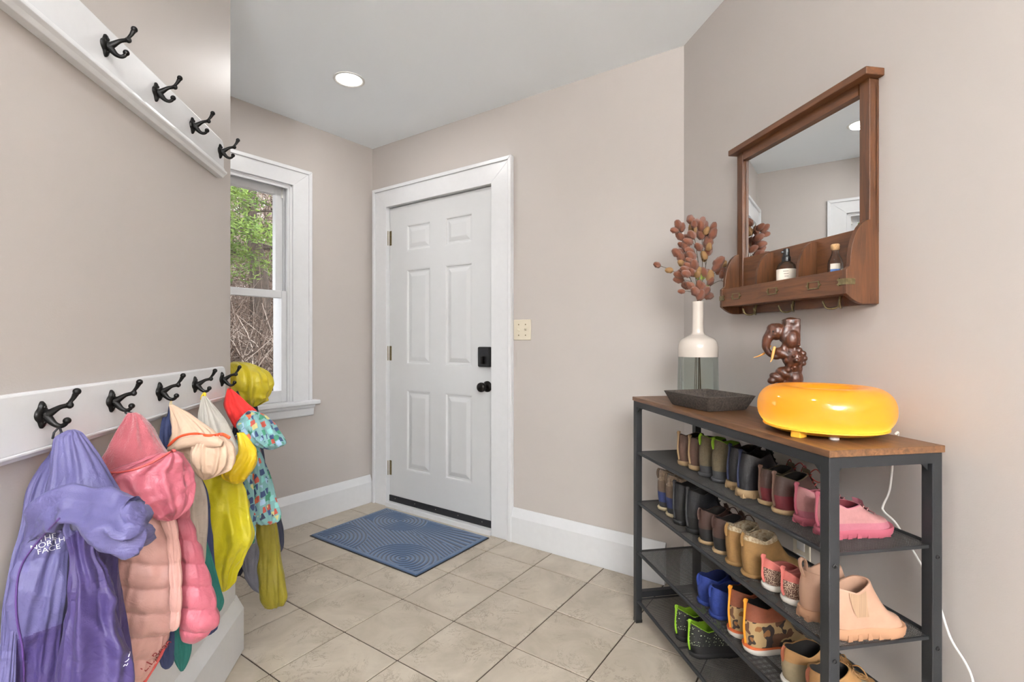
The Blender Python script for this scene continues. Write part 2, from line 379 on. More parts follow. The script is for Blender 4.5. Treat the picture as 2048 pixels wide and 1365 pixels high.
# ---- recessed lamps in the ceiling
m = bpy.data.materials.new('lamp_glow'); m.use_nodes = True; b = bsdf(m); MATS['lamp_glow'] = m
b.inputs['Base Color'].default_value = (1, 1, 1, 1); b.inputs['Emission Color'].default_value = (1, .93, .82, 1); b.inputs['Emission Strength'].default_value = 9
def downlight(x, y, label):
    t = thing('recessed_light', label, 'ceiling light', (x, y, CEIL), 0, 'recessed ceiling lights')
    bm = NB(); lathe(bm, [(.0795, 0), (.0795, -.004), (.074, -.006), (.064, -.003), (.062, 0)], 40); obj('trim_ring', bm, 'white_plastic', t, smooth=True, angle=50)
    bm = NB(); lathe(bm, [(.063, -.0028), (.04, -.0045), (.001, -.005)], 40, False, True); obj('lens', bm, 'lamp_glow', t, smooth=True)
    ld = bpy.data.lights.new('downlight', 'AREA'); ld.shape = 'DISK'; ld.size = .12; ld.energy = DOWNLIGHT_W; ld.color = (1, .99, .97)
    lo = bpy.data.objects.new('downlight', ld); C.objects.link(lo); lo.parent = t; lo.location = (0, 0, -.012)
downlight(-.849, 2.595, 'glowing round recessed ceiling light in front of the door')
downlight(-.15, .55, 'recessed ceiling light above the camera, out of view')
downlight(-.1, -.9, 'recessed ceiling light behind the camera, out of view')

# added unseen fill light, shaped as a torchiere, brightening the room off the ceiling
mat('fill_light_metal', (60, 58, 55), .4, .6)
t = thing('fill_uplight', 'added fill uplight on a tall stand behind the camera, out of view', 'fill light', (.15, -2.7, 0), 0)
bm = NB(); lathe(bm, [(.14, 0), (.14, .015), (.03, .03), (.012, .04)], 32, True, True); obj('base', bm, 'fill_light_metal', t, smooth=True, angle=40)
bm = NB(); tube(bm, [(0, 0, .03), (0, 0, 1.7)], .012, 12); obj('pole', bm, 'fill_light_metal', t, smooth=True)
bm = NB(); lathe(bm, [(.02, 1.68), (.1, 1.72), (.17, 1.79), (.168, 1.79), (.098, 1.727), (.01, 1.70)], 36); obj('bowl', bm, 'fill_light_metal', t, smooth=True)
ld = bpy.data.lights.new('uplight', 'AREA'); ld.shape = 'DISK'; ld.size = .22; ld.energy = UPLIGHT_W; ld.color = (.965, .985, 1)
lo = bpy.data.objects.new('uplight', ld); C.objects.link(lo); lo.parent = t; lo.location = (0, 0, 1.78); lo.rotation_euler = (PI, 0, 0)
# ================================================================== doormat
def doormat():
    Lx, Ly = .866, .565
    nx, ny = 300, 196; bm = NB()
    def hgt(x, y):                                   # sets of grooves: two fans of arcs, straight bands between
        e = min(x, Lx-x, y, Ly-y)
        u, v = x/Lx, y/Ly
        c1 = (.30*Lx, .80*Ly); c2 = (.78*Lx, .16*Ly); c3 = (.12*Lx, .05*Ly)
        r1 = math.hypot((x-c1[0])*.8, y-c1[1]); r2 = math.hypot((x-c2[0])*.8, y-c2[1]); r3 = math.hypot((x-c3[0])*.8, y-c3[1])
        if r1 < .15: ph = r1
        elif r3 < .21: ph = r3
        elif r2 < .17: ph = r2
        elif y > .62*Ly: 
            ph = math.atan2(y-c1[1], x-c1[0])*.3
        else: ph = x*.35+y*.94
        g = .5+.5*math.sin(2*PI*ph/.0205)
        g = g**.6
        if e < .022: g = .75
        return .006+.0045*g, g
    V = [[None]*(ny+1) for _ in range(nx+1)]
    cl = bm.verts.layers.float.new('ridge')
    for i in range(nx+1):
        for k in range(ny+1):
            x, y = Lx*i/nx, Ly*k/ny
            z, g = hgt(x, y)
            if i in (0, nx) or k in (0, ny): z = .003
            v = bm.verts.new((x-Lx/2, y-Ly/2, z)); v[cl] = g; V[i][k] = v
    for i in range(nx):
        for k in range(ny): bm.faces.new((V[i][k], V[i+1][k], V[i+1][k+1], V[i][k+1]))
    m = mat('mat_pile', (66, 92, 122), .95, bump=.8, bs=420, sheen=.3); nt = m.node_tree; b = bsdf(m)
    at = nd(nt, 'ShaderNodeAttribute', attribute_name='ridge'); n = nd(nt, 'ShaderNodeTexNoise', Scale=160, Detail=3)
    mx = nd(nt, 'ShaderNodeMix', data_type='RGBA'); mx.inputs[6].default_value = rgb(20, 32, 52); mx.inputs[7].default_value = rgb(68, 96, 132)
    ml = nd(nt, 'ShaderNodeMath', operation='MULTIPLY'); nt.links.new(at.outputs['Fac'], ml.inputs[0]); ad = nd(nt, 'ShaderNodeMath', operation='ADD'); ad.inputs[1].default_value = .5
    nt.links.new(n.outputs['Fac'], ad.inputs[0]); nt.links.new(ad.outputs[0], ml.inputs[1])
    nt.links.new(ml.outputs[0], mx.inputs[0]); nt.links.new(mx.outputs[2], b.inputs['Base Color'])
    t = thing('doormat', 'blue ribbed doormat with curved grooves on the tiles before the door', 'doormat', FD.w(.654, -.345, 0), FD.a)
    obj('pile', bm, 'mat_pile', t, smooth=True)
    obj('backing', bx(-Lx/2-.006, Lx/2+.006, -Ly/2-.006, Ly/2+.006, .0005, .0045), 'rubber_black', t, bev=.0015)
doormat()
# ================================================================== coat rails with iron hooks
def hook_mesh():
    """hat-and-coat hook: x sideways, -y out of the wall, z up, origin on the rail face"""
    bm = NB()
    up = crom([(0, -.002, -.003, .0085), (0, -.012, .004, .0066), (0, -.025, .0125, .0044), (0, -.036, .0155, .0044), (0, -.041, .0165, .0066), (0, -.0425, .0225, .0036), (0, -.047, .029, .004), (0, -.051, .037, .0052)], 5)
    tube(bm, [p[:3] for p in up], [p[3] for p in up], 12, up=(1, 0, 0), flat=.8); ball(bm, (0, -.0525, .0405), .0064, 14, 10)
    dn = crom([(0, -.002, .002, .0085), (0, -.010, -.009, .0068), (0, -.018, -.0175, .005), (0, -.0265, -.0208, .0042), (0, -.033, -.0185, .004), (0, -.0365, -.0135, .0042)], 5)
    tube(bm, [p[:3] for p in dn], [p[3] for p in dn], 12, up=(1, 0, 0), flat=.8); ball(bm, (0, -.037, -.0115), .0062, 14, 10)
    me = bpy.data.meshes.new('hook'); bmesh.ops.recalc_face_normals(bm, faces=bm.faces[:]); bm.to_mesh(me); bm.free()
    me.materials.append(MATS['black_iron']); me.polygons.foreach_set('use_smooth', [True]*len(me.polygons)); return me
def plate_mesh():
    bm = NB(); n = 40; R = []
    for s, y in ((1, 0), (1, -.003), (.86, -.006), (.5, -.0075)):
        ring = []
        for i in range(n):
            a = 2*PI*i/n; r = .0165*(1+.16*math.cos(4*a))
            ring.append((r*s*math.cos(a)*.85, y, r*s*math.sin(a)*1.28))
        R.append(ring)
    rings(bm, R); 
    for z in (.0135, -.0135): ball(bm, (0, -.006, z), .0035, 10, 6)
    me = bpy.data.meshes.new('backplate'); bmesh.ops.recalc_face_normals(bm, faces=bm.faces[:]); bm.to_mesh(me); bm.free()
    me.materials.append(MATS['black_iron']); me.polygons.foreach_set('use_smooth', [True]*len(me.polygons)); me.set_sharp_from_angle(angle=.7); return me
HK, PLT = hook_mesh(), plate_mesh()
RT = .019
def rail(label, z0, z1, hooks, hz, x0, x1, cap_low):
    t = thing('coat_rail', label, 'coat rail', FL.w(x0, 0, z0), FL.a)
    w, h, r = x1-x0, z1-z0, .022
    poly = [(0, 0), (w, 0)] if not cap_low else [(0, 0), (w, 0)]
    poly += [(w, h-r)] + [(w-r+r*math.cos(a), h-r+r*math.sin(a)) for a in [PI/8*k for k in range(1, 4)]] + [(w-r, h), (0, h)]
    bd = obj('board', prism(NB(), poly, -RT, 0), 'trim_paint', t, bev=.004)
    if cap_low:
        obj('moulding', prismx(NB(), [(0, -.004), (-.02, -.004), (-.026, .004), (-.033, .010), (-.033, .016), (-.026, .020), (-.0245, .027), (-.019, .031), (0, .031)], 0, w-.012), 'trim_paint', t, bev=.0015)
    else:
        obj('moulding', prismx(NB(), [(0, -.012), (-.012, -.012), (-.015, -.006), (-.022, -.003), (-.022, .002), (0, .002)], 0, w-.01), 'trim_paint', t, bev=.0015)
    for hx in hooks:
        hk = obj('hook', HK, None, t, loc=(hx-x0, -RT-.004, hz-z0)); obj('backplate', PLT, None, hk, loc=(0, .004, 0))
    return t
rail('white lower coat rail with black iron hooks and jackets hanging below the wall', .955, 1.058, [1.017+.2*k for k in range(5)], 1.0155, .3, 1.856, False)
rail('white upper coat rail high on the wall with four empty black hooks', 1.70, 1.823, [1.197, 1.40, 1.601, 1.803], 1.777, .3, 1.842, True)
# ================================================================== shoe rack
RX0, RX1, RY0, RY1, RTOP = .195, 1.205, -.338, -.045, .915
SHZ = [.690, .487, .285, .088]                 # shelf heights
rack = thing('shoe_rack', 'black metal shoe rack with brown wood top and mesh shelves against the wall', 'shoe rack', FR.w(RX0, 0, 0), FR.a)
RW = RX1-RX0
obj('top_board', bx(0, RW, RY0, RY1, RTOP-.0155, RTOP), 'walnut_board', rack, bev=.0012)
LG = .026
for x0 in (0.004, RW-.004-LG):
    for y0 in (RY0+.003, RY1-.003-LG):
        lg = obj('leg', bx(x0, x0+LG, y0, y0+LG, 0.004, RTOP-.0155), 'rack_metal', rack, bev=.002)
        obj('foot', bx(x0-.0005, x0+LG+.0005, y0-.0005, y0+LG+.0005, 0, .012), 'black_plastic', lg)
        for z in SHZ:
            s = 1 if x0 > .5 else -1
            bm = NB(); lathe(bm, [(.0052, 0), (.0052, .0015), (.003, .0025), (.0025, .0012), (.0004, .0012)], 14, False, True)
            obj('bolt', bm, 'black_plastic', lg, smooth=True, angle=40, rot=(0, s*PI/2, 0), loc=(x0+(LG if s > 0 else 0), y0+LG*.5, z-.022))
zt = RTOP-.0155
for y0 in (RY0+.003, RY1-.003-LG*.9): obj('top_rail', bx(LG, RW-LG, y0, y0+LG*.9, zt-.024, zt), 'rack_metal', rack)
for x0 in (.004, RW-.004-LG): obj('end_rail', bx(x0, x0+LG, RY0+LG, RY1-LG, zt-.024, zt), 'rack_metal', rack)
for x0 in (.004, RW-.004-LG): obj('end_rail', bx(x0+.002, x0+LG-.002, RY0+LG, RY1-LG, .1, .124), 'rack_metal', rack)
for x0, s in ((.004+LG, 1), (RW-.004-LG, -1)):
    for y0, q in ((RY0+.01, 1), (RY1-.01, -1)):
        z = zt-.024
        obj('gusset', prism(NB(), [(x0, z), (x0+s*.022, z), (x0, z-.022)], y0-.002, y0+.002), 'rack_metal', rack)
        xm = x0-s*LG*.5
        obj('gusset', prismx(NB(), [(y0+q*LG*.6, z), (y0+q*(LG*.6+.022), z), (y0+q*LG*.6, z-.022)], xm-.002, xm+.002), 'rack_metal', rack)
def mesh_shelf():
    p = .0042; bm = NB(); x0, x1, y0, y1 = .012, RW-.012, RY0+.014, RY1-.014; t = .00042
    n = int((x1-x0)/p)
    for i in range(1, n): xx = x0+i*p; box(bm, xx-t, xx+t, y0, y1, -.0005, .0005)
    n = int((y1-y0)/p)
    for i in range(1, n): yy = y0+i*p; box(bm, x0, x1, yy-t, yy+t, -.0002, .0007)
    me = bpy.data.meshes.new('mesh_panel'); bm.to_mesh(me); bm.free(); me.materials.append(MATS['mesh_metal']); return me
MS = mesh_shelf()
for z in SHZ:
    sh = obj('mesh_panel', MS, None, rack, loc=(0, 0, z)); sh['kind'] = 'stuff'
    for y in (RY0+.014, RY1-.014):
        bm = NB(); tube(bm, [(.02, y, 0), (RW-.02, y, 0)], .0062, 10); obj('rod', bm, 'rack_metal', rack, smooth=True, angle=40, loc=(0, 0, z-.001))
    for x in (.014, RW-.014): 
        obj('edge_strip', bx(x-.002, x+.002, RY0+LG, RY1-LG, -.005, .002), 'rack_metal', rack, loc=(0, 0, z))
    for k in (.333, .667):
        obj('cross_wire', bx(RW*k-.003, RW*k+.003, RY0+.014, RY1-.014, -.005, -.0008), 'rack_metal', rack, loc=(0, 0, z))
# ================================================================== things on the rack
def onrack(x, y): return FR.w(x, y, RTOP)
# tray of grey-brown pressed felt
mat('felt_bark', (88, 78, 70), .95, c2=(46, 40, 36), vs=160, bump=.9, bs=300, detail=6)
t = thing('tray', 'dark speckled felt tray with sloping sides on the rack top', 'tray', onrack(.545, -.215), FR.a+math.radians(7))
def rr(w, h, r, z, n=5):
    o = []
    for cx, cy, a0 in ((w-r, h-r, 0), (-w+r, h-r, PI/2), (-w+r, -h+r, PI), (w-r, -h+r, 1.5*PI)):
        o += [(cx+r*math.cos(a0+PI/2*k/n), cy+r*math.sin(a0+PI/2*k/n), z) for k in range(n+1)]
    return o
bm = NB(); rings(bm, [rr(.098, .075, .01, .001), rr(.101, .078, .01, .004), rr(.122, .096, .008, .049), rr(.118, .092, .006, .05), rr(.099, .076, .008, .009), rr(.09, .07, .008, .007)])
obj('tray_body', bm, 'felt_bark', t, smooth=True, angle=35)
# vase: clear green glass below, cream glaze above
def thin_glass(name, tint, refl=.5):
    m = bpy.data.materials.new(name); m.use_nodes = True; nt = m.node_tree; MATS[name] = m; nt.nodes.remove(bsdf(m))
    tr_ = nd(nt, 'ShaderNodeBsdfTransparent'); tr_.inputs[0].default_value = (*tint, 1); gl = nd(nt, 'ShaderNodeBsdfGlossy', Roughness=.03)
    lw = nd(nt, 'ShaderNodeLayerWeight', Blend=.25); ml = nd(nt, 'ShaderNodeMath', operation='MULTIPLY'); ml.inputs[1].default_value = refl; mx = nd(nt, 'ShaderNodeMixShader')
    nt.links.new(lw.outputs['Fresnel'], ml.inputs[0]); nt.links.new(ml.outputs[0], mx.inputs[0]); nt.links.new(tr_.outputs[0], mx.inputs[1]); nt.links.new(gl.outputs[0], mx.inputs[2]); nt.links.new(mx.outputs[0], nt.nodes['Material Output'].inputs[0])
thin_glass('green_glass', (.955, .986, .976), .5)
mat('cream_glaze', (206, 196, 185), .12, coat=.5)
VX, VY = .325, -.122
vase = thing('vase', 'tall bottle vase of pale green glass with cream neck holding dried flowers', 'vase', onrack(VX, VY), 0)
bm = NB(); lathe(bm, [(.001, .001), (.068, .001), (.0765, .006), (.0775, .02), (.0765, .08), (.075, .13), (.0745, .168), (.0725, .168), (.0728, .13), (.0742, .08), (.0752, .02), (.074, .009), (.001, .007)], 56, True, True)
obj('glass_body', bm, 'green_glass', vase, smooth=True, angle=60)
bm = NB(); pr = crom([(.0748, .1665), (.0750, .19), (.0735, .213), (.064, .234), (.042, .247), (.0255, .256), (.0218, .27), (.0212, .32), (.0214, .372), (.0222, .3815)], 4)
inn = [(r-.003, z) for r, z in pr[::-1]]
lathe(bm, pr+[(.0205, .3835)]+inn+[pr[0]], 48); obj('glazed_neck', bm, 'cream_glaze', vase, smooth=True, angle=60)
# dried flower sprigs: every sprig a thing, every pod a part
random.seed(5)
mat('pod_rust', (146, 82, 50), .85, c2=(98, 52, 30), vs=60, bump=.7, bs=120, rnd=True, sheen=.3)
mat('pod_tan', (180, 144, 94), .85, c2=(138, 98, 62), vs=60, bump=.7, bs=120, rnd=True)
mat('stem_brown', (74, 60, 38), .8, var=.2, vs=60)
mat('leaf_green', (120, 130, 52), .7, var=.25, vs=40)
def pod_mesh(m, seed):
    bm = NB(); bmesh.ops.create_icosphere(bm, subdivisions=3, radius=1)
    for v in bm.verts:
        a = math.atan2(v.co.y, v.co.x); z = v.co.z
        sc = 1+.16*math.sin(5*a+z*5)*math.sin(z*9+seed)+.12*noise.noise(v.co*3+Vector((seed, 0, 0)))
        k = .62*(1-.12*z)
        v.co = Vector((v.co.x*k*sc, v.co.y*k*sc, z*(1.0+.06*math.sin(4*a))))
    me = bpy.data.meshes.new('pod'); bm.to_mesh(me); bm.free(); me.materials.append(MATS[m]); me.polygons.foreach_set('use_smooth', [True]*len(me.polygons)); return me
PODS = [pod_mesh('pod_rust', 1), pod_mesh('pod_rust', 4), pod_mesh('pod_tan', 7)]
def leafm():
    bm = NB(); R = []
    for i in range(7):
        t_ = i/6; w = .22*math.sin(PI*t_)**.8+.01; R.append([(-w, t_*.05, t_), (0, t_*.0, t_), (w, t_*.05, t_)])
    rings(bm, R, False); g = bm.faces[:]
    me = bpy.data.meshes.new('leaf'); bm.to_mesh(me); bm.free(); me.materials.append(MATS['leaf_green']); return me
LEAF = leafm()
vb = onrack(VX, VY)
def pix(px, py, Y): return Vector(((px-1024)/FPX*Y, Y, EYE-(py-HORIZON)/FPX*Y))
VYW = vb.y
SPR = [ # label, path of pixels (from neck upward) with depth offset, pods (pixel, size, kind)
 ('tall flower sprig leaning left at the top of the bouquet', [(1398,640),(1394,560),(1378,500),(1356,452)], .01, [(1356,449,11,0),(1364,455,10,1),(1349,461,10,0),(1360,473,11,1),(1372,480,12,0),(1371,494,11,1),(1363,490,9,0)]),
 ('straight tall flower sprig with the topmost pod', [(1401,640),(1398,540),(1388,470),(1381,442)], -.015, [(1381,439,12,0),(1385,457,13,2),(1383,470,12,1),(1379,503,12,0),(1382,512,13,1),(1378,521,10,0)]),
 ('upright flower sprig with a cluster of rusty pods', [(1403,640),(1404,540),(1404,480),(1402,446)], .02, [(1396,446,11,1),(1405,442,10,0),(1408,455,13,0),(1413,462,9,2),(1402,452,12,1),(1409,467,12,0)]),
 ('upright flower sprig leaning right at the top', [(1404,640),(1410,540),(1418,490),(1425,455)], 0, [(1427,454,10,0),(1426,467,12,1),(1415,482,11,0),(1414,488,12,1),(1417,500,12,0),(1408,511,10,2),(1397,494,11,1)]),
 ('middle flower sprig with dense pods above the neck', [(1400,640),(1395,580),(1390,550),(1388,528)], -.03, [(1388,530,13,0),(1376,532,11,1),(1372,548,12,0),(1384,545,12,1),(1396,542,11,2),(1374,571,11,0),(1380,571,11,1),(1390,583,13,0)]),
 ('flower sprig with pods hanging at the left of the neck', [(1399,640),(1385,570),(1370,530),(1360,508)], .0, [(1354,506,13,0),(1363,527,10,2),(1358,550,12,0),(1357,560,11,1),(1371,573,9,0)]),
 ('long thin flower sprig reaching far out to the left', [(1400,640),(1384,580),(1350,545),(1316,531)], .015, [(1314,530,9,0),(1338,541,9,2)]),
 ('flower sprig reaching right with two large pods', [(1403,640),(1414,580),(1424,540),(1434,525)], .0, [(1438,524,14,0),(1449,528,11,2),(1441,542,11,1),(1409,545,12,0),(1420,552,12,2),(1404,578,14,1),(1417,592,12,0),(1412,582,12,1)]),
 ('curved flower sprig bending right towards the mirror shelf', [(1403,640),(1418,575),(1440,562),(1453,568)], -.01, [(1444,549,9,0),(1401,590,13,1),(1399,572,12,0)]),
]
for label, path, dy, pods in SPR:
    ty = VYW+dy
    base = Vector((vb.x+(path[0][0]-1401)*.004, VYW+dy*.5, RTOP+.03))
    t = thing('flower_sprig', label, 'dried flower', base, 0, 'dried flower sprigs in the vase')
    mid = Vector((vb.x+(path[0][0]-1401)*.0012, VYW+dy*.3, RTOP+.30))
    pts = [base, base.lerp(mid, .6), mid, Vector((vb.x+(path[0][0]-1401)*.0006, VYW+dy*.2, RTOP+.385))]
    P2 = [pix(px, py, VYW+dy*(.4+.3*i)) for i, (px, py) in enumerate(path[1:])]
    pp = [Vector(q) for q in crom([tuple(q) for q in pts+P2], 6)]
    bm = NB(); tube(bm, [q-base for q in pp], .0011, 6); obj('stem', bm, 'stem_brown', t)
    pods = [(px, py, r*1.02, k) for px, py, r, k in pods]+[(px+random.uniform(-13, 13), py+random.uniform(-12, 14), r*random.uniform(.75, 1.05), random.choice((0, 1, 1, 0, 2))) for px, py, r, k in pods if random.random() < .45 and px > 1345]
    for px, py, r, k in pods:
        yy = ty+random.uniform(-.03, .03); c = pix(px, py, yy)
        q = min(pp[len(pp)//2:], key=lambda v: (v-c-Vector((0, 0, -.025))).length)
        d = (c-q); rr_ = r/FPX*yy*1.0
        o = obj('pod', PODS[k], None, t, loc=c-base); o.scale = (rr_,)*3
        o.rotation_euler = (d.normalized() if d.length > .003 else Vector((0, 0, 1))).to_track_quat('Z', 'Y').to_euler()
        bm = NB(); tube(bm, [q-base, (q.lerp(c, .6)+Vector((0, 0, .003)))-base, c-base], .0008, 5); obj('stalk', bm, 'stem_brown', o.parent)
    lf = obj('leaf', LEAF, None, t, loc=pp[int(len(pp)*.62)]-base, rot=(random.uniform(-.5, .5), random.uniform(-.6, .6), random.uniform(0, 6))); lf.scale = (.03, .03, .035)
# ---- doughnut lamp
m = bpy.data.materials.new('amber_glass'); m.use_nodes = True; nt = m.node_tree; b = bsdf(m); MATS['amber_glass'] = m
b.inputs['Base Color'].default_value = rgb(212, 142, 26); b.inputs['Roughness'].default_value = .12; b.inputs['Coat Weight'].default_value = .6; b.inputs['Coat Roughness'].default_value = .03
trl = nd(nt, 'ShaderNodeBsdfTranslucent'); trl.inputs[0].default_value = (1, .66, .14, 1); mx = nd(nt, 'ShaderNodeMixShader', Fac=.4)
nt.links.new(b.outputs[0], mx.inputs[1]); nt.links.new(trl.outputs[0], mx.inputs[2]); nt.links.new(mx.outputs[0], nt.nodes['Material Output'].inputs[0])
m = bpy.data.materials.new('led_glow'); m.use_nodes = True; b = bsdf(m); MATS['led_glow'] = m
b.inputs['Emission Color'].default_value = (1, .86, .55, 1); b.inputs['Emission Strength'].default_value = 2.3
mat('amber_base', (236, 176, 56), .35)
lamp = thing('table_lamp', 'glowing amber glass doughnut table lamp near the end of the rack', 'lamp', onrack(1.022, -.188), 0)
bm = NB(); n = 72; q = 40; R0, a_, b_ = .098, .052, .054
bmesh_r = []
for i in range(n):
    A = 2*PI*i/n; ring = []
    for k in range(q):
        B = 2*PI*k/q; cx = math.cos(B); sz = math.sin(B)
        e = 2.2; x = (abs(cx)**(2/e))*math.copysign(1, cx); z = (abs(sz)**(2/e))*math.copysign(1, sz)
        r = R0+a_*x*(1.0 if x > 0 else 1.0)
        ring.append((r*math.cos(A), r*math.sin(A), .064+b_*z))
    bmesh_r.append(ring)
V = [[bm.verts.new(p) for p in r] for r in bmesh_r]
for i in range(n):
    for k in range(q): bm.faces.new((V[i][k], V[(i+1) % n][k], V[(i+1) % n][(k+1) % q], V[i][(k+1) % q]))
obj('glass_shade', bm, 'amber_glass', lamp, smooth=True)
bm = NB(); tube(bm, [(.128*math.cos(2*PI*i/48), .128*math.sin(2*PI*i/48), .034) for i in range(49)], .007, 8, cap=False); obj('led_ring', bm, 'led_glow', lamp, smooth=True)
bm = NB(); lathe(bm, [(.128, .0225), (.1365, .0205), (.1365, .0175), (.112, .0075), (.075, .005), (.001, .005)], 64, False, True); obj('base', bm, 'amber_base', lamp, smooth=True, angle=40)
for k in range(3):
    A = 2*PI*k/3-1.9; bm = NB(); lathe(bm, [(.011, 0), (.011, .009)], 16, True, True, (.092*math.cos(A), .092*math.sin(A))); obj('foot', bm, 'white_plastic', lamp, smooth=True, angle=40)
bm = bx(-.014, .014, -.012, .012, 0.0, .017); obj('switch_box', bm, 'amber_base', lamp, bev=.002, loc=(-.098, -.062, 0), rot=(0, 0, .5))
# cord down the wall
def wpx(fr, px, py, d):
    r = Vector(((px-1024)/FPX, 1, 0)); k = (fr.o.dot(fr.ey)-d)/r.dot(fr.ey); return Vector((r.x*k, k, EYE-(py-HORIZON)/FPX*k))
mat('cord_white', (222, 220, 214), .45)
pts = [onrack(1.10, -.06)+Vector((0, 0, .006)), onrack(1.085, -.036)+Vector((0, 0, .004))]+[wpx(FR, px, py, d) for px, py, d in [(1787, 905, .03), (1783, 950, .02), (1778, 985, .018), (1766, 1012, .03), (1768, 1024, .034), (1790, 1045, .03), (1812, 1080, .02), (1845, 1135, .018), (1875, 1200, .03), (1900, 1275, .03), (1930, 1325, .03), (1945, 1360, .03), (1948, 1400, .034)]]
b0 = pts[0].copy()
bm = NB(); cp = crom([tuple(p-b0) for p in pts], 6); tube(bm, cp, .0026, 8)
tag(obj('power_cord', bm, 'cord_white', loc=b0, smooth=True), 'white lamp cord hanging down the wall behind the rack', 'cord')
# ---- carved animal totem
def carving():
    """animals face -x, y depth, z up; base at 0"""
    bm = NB()
    def el(c, r, sc=(1, 1, 1), rx=0, ry=0, rz=0):
        ball(bm, c, r, 20, 14, sc, Matrix.Rotation(rz, 4, 'Z') @ Matrix.Rotation(ry, 4, 'Y') @ Matrix.Rotation(rx, 4, 'X'))
    box(bm, -.002, .038, -.022, .024, .215, .296); el((.018, 0, .285), .024, (.95, 1, .7)); el((.016, -.008, .235), .027, (.95, .9, 1.3))     # back slab, shoulder
    el((-.02, 0, .258), .026, (1.0, .85, 1.0)); el((-.031, 0, .268), .018, (1, .9, .85))        # elephant head and brow
    el((.002, -.019, .252), .022, (.75, .3, 1.25), ry=.2); el((.002, .019, .252), .022, (.75, .3, 1.25))   # ears
    tk = crom([(-.032, 0, .258, .018), (-.047, 0, .235, .0145), (-.051, 0, .213, .0115), (-.045, 0, .197, .0095), (-.034, 0, .187, .009), (-.024, 0, .182, .009)], 6)
    tube(bm, [p[:3] for p in tk], [p[3] for p in tk], 14)
    el((-.006, -.006, .192), .021, (1.3, .9, .85), ry=.3); el((-.024, -.006, .183), .0125, (1.3, .9, .8)); el((-.004, -.01, .205), .014, (.8, .8, 1.2))    # rhino muzzle under the trunk
    el((.024, -.004, .178), .031, (1, .95, 1.05)); el((.027, -.022, .178), .02, (.95, .6, 1.05))                 # lion head
    for k in range(11):
        a = 2*PI*k/11; el((.026+.024*math.cos(a), -.017, .178+.027*math.sin(a)), .0085)
    el((.024, -.034, .172), .008, (1, .8, .8)); el((.017, -.031, .184), .005); el((.033, -.031, .184), .005)
    el((.026, 0, .148), .024, (1, .95, 1.1))
    el((.004, 0, .131), .023, (1.3, .95, .9), ry=.3); el((-.02, 0, .118), .0165, (1.4, .95, .85), ry=.45); el((-.034, 0, .109), .012, (1.1, 1.1, .9))   # buffalo head looking left
    el((.006, -.018, .143), .008); el((.026, 0, .115), .028, (.9, .95, 1.2)); el((.018, 0, .08), .03, (1, 1, 1.3)); el((.016, 0, .04), .033, (1, 1, 1.3))
    lathe(bm, [(.038, 0), (.04, .012), (.034, .03)], 24, True, True, (.014, 0))
    return bm
t = thing('carved_totem', 'dark carved wooden animal totem with elephant head on the rack', 'carving', onrack(.78, -.105), math.radians(-14))
o = obj('carving', carving(), 'carved_wood', t, smooth=True)
md = o.modifiers.new('remesh', 'REMESH'); md.mode = 'VOXEL'; md.voxel_size = .0021; md.use_smooth_shade = True
tx = bpy.data.textures.new('carve_marks', 'CLOUDS'); tx.noise_scale = .012
md = o.modifiers.new('marks', 'DISPLACE'); md.texture = tx; md.strength = .0022; md.mid_level = .5
for y in (-.012, .012):
    bm = NB(); tk = crom([(-.036, y, .217, .0042), (-.048, y*1.3, .196, .0036), (-.064, y*1.6, .184, .0026), (-.082, y*1.8, .178, .0008)], 6) if y > 0 else crom([(-.03, y, .212, .0042), (-.036, y*1.5, .19, .0042), (-.04, y*1.9, .176, .003), (-.045, y*2.2, .166, .001)], 6)
    tube(bm, [p[:3] for p in tk], [p[3] for p in tk], 10); obj('tusk', bm, 'tusk_wood', t, smooth=True)
bm = NB(); 
ball(bm, (-.036, -.021, .258), .0022, 8, 6); obj('eye', bm, 'black_plastic', t, smooth=True)
# ================================================================== mirror shelf
MX0, MX1, MZ0 = .438, .9995, 1.243
mir = thing('mirror_shelf', 'brown wooden wall mirror with shelf bins and coat hooks on the wall', 'mirror', FR.w(MX0, 0, MZ0), FR.a)
w = MX1-MX0; H = .594
obj('stile', bx(0, .033, -.03, 0, 0, H), 'mirror_wood', mir, bev=.002); obj('stile', bx(w-.031, w, -.03, 0, 0, H), 'mirror_wood', mir, bev=.002)
obj('top_rail', bx(.036, w-.036, -.029, 0, H-.03, H), 'mirror_wood_flat', mir)
obj('cornice', bx(-.016, w+.016, -.056, 0, H, H+.02), 'mirror_wood_flat', mir, bev=.002)
obj('glass', bx(.036, w-.036, -.017, -.012, .19, H-.03), 'mirror_glass', mir)
obj('back_panel', bx(.0, w, -.011, -.001, .19, H-.02), 'mirror_wood', mir)
obj('shelf_back', bx(.012, w-.012, -.0245, -.002, 0, .205), 'mirror_wood_flat', mir)
def side_poly(full=True):
    f = -.1
    if full:
        p = [(-.025, 0), (-.05, .0)]
        p += [(-.05+(f+.05)*k/6, .026*(k/6)**1.6) for k in range(1, 7)]
        p += [(f, .09), (f+.012, .1)]
        p += [(f+.012+.061*(1-math.cos(PI/2*k/8)), .1+.122*math.sin(PI/2*k/8)) for k in range(1, 9)]
        p += [(-.025, .222)]
    else:
        p = [(-.025, .028), (-.088, .028), (-.088, .098)]+[(-.088+.056*(1-math.cos(PI/2*k/8)), .1+.098*math.sin(PI/2*k/8)) for k in range(1, 9)]+[(-.025, .198)]
    return p
obj('side_bracket', prismx(NB(), side_poly(), 0, .013), 'mirror_wood', mir, bev=.001); obj('side_bracket', prismx(NB(), side_poly(), w-.013, w), 'mirror_wood', mir, bev=.001)
for k in (1, 2): obj('divider', prismx(NB(), side_poly(False), w*k/3-.005, w*k/3+.005), 'mirror_wood', mir)
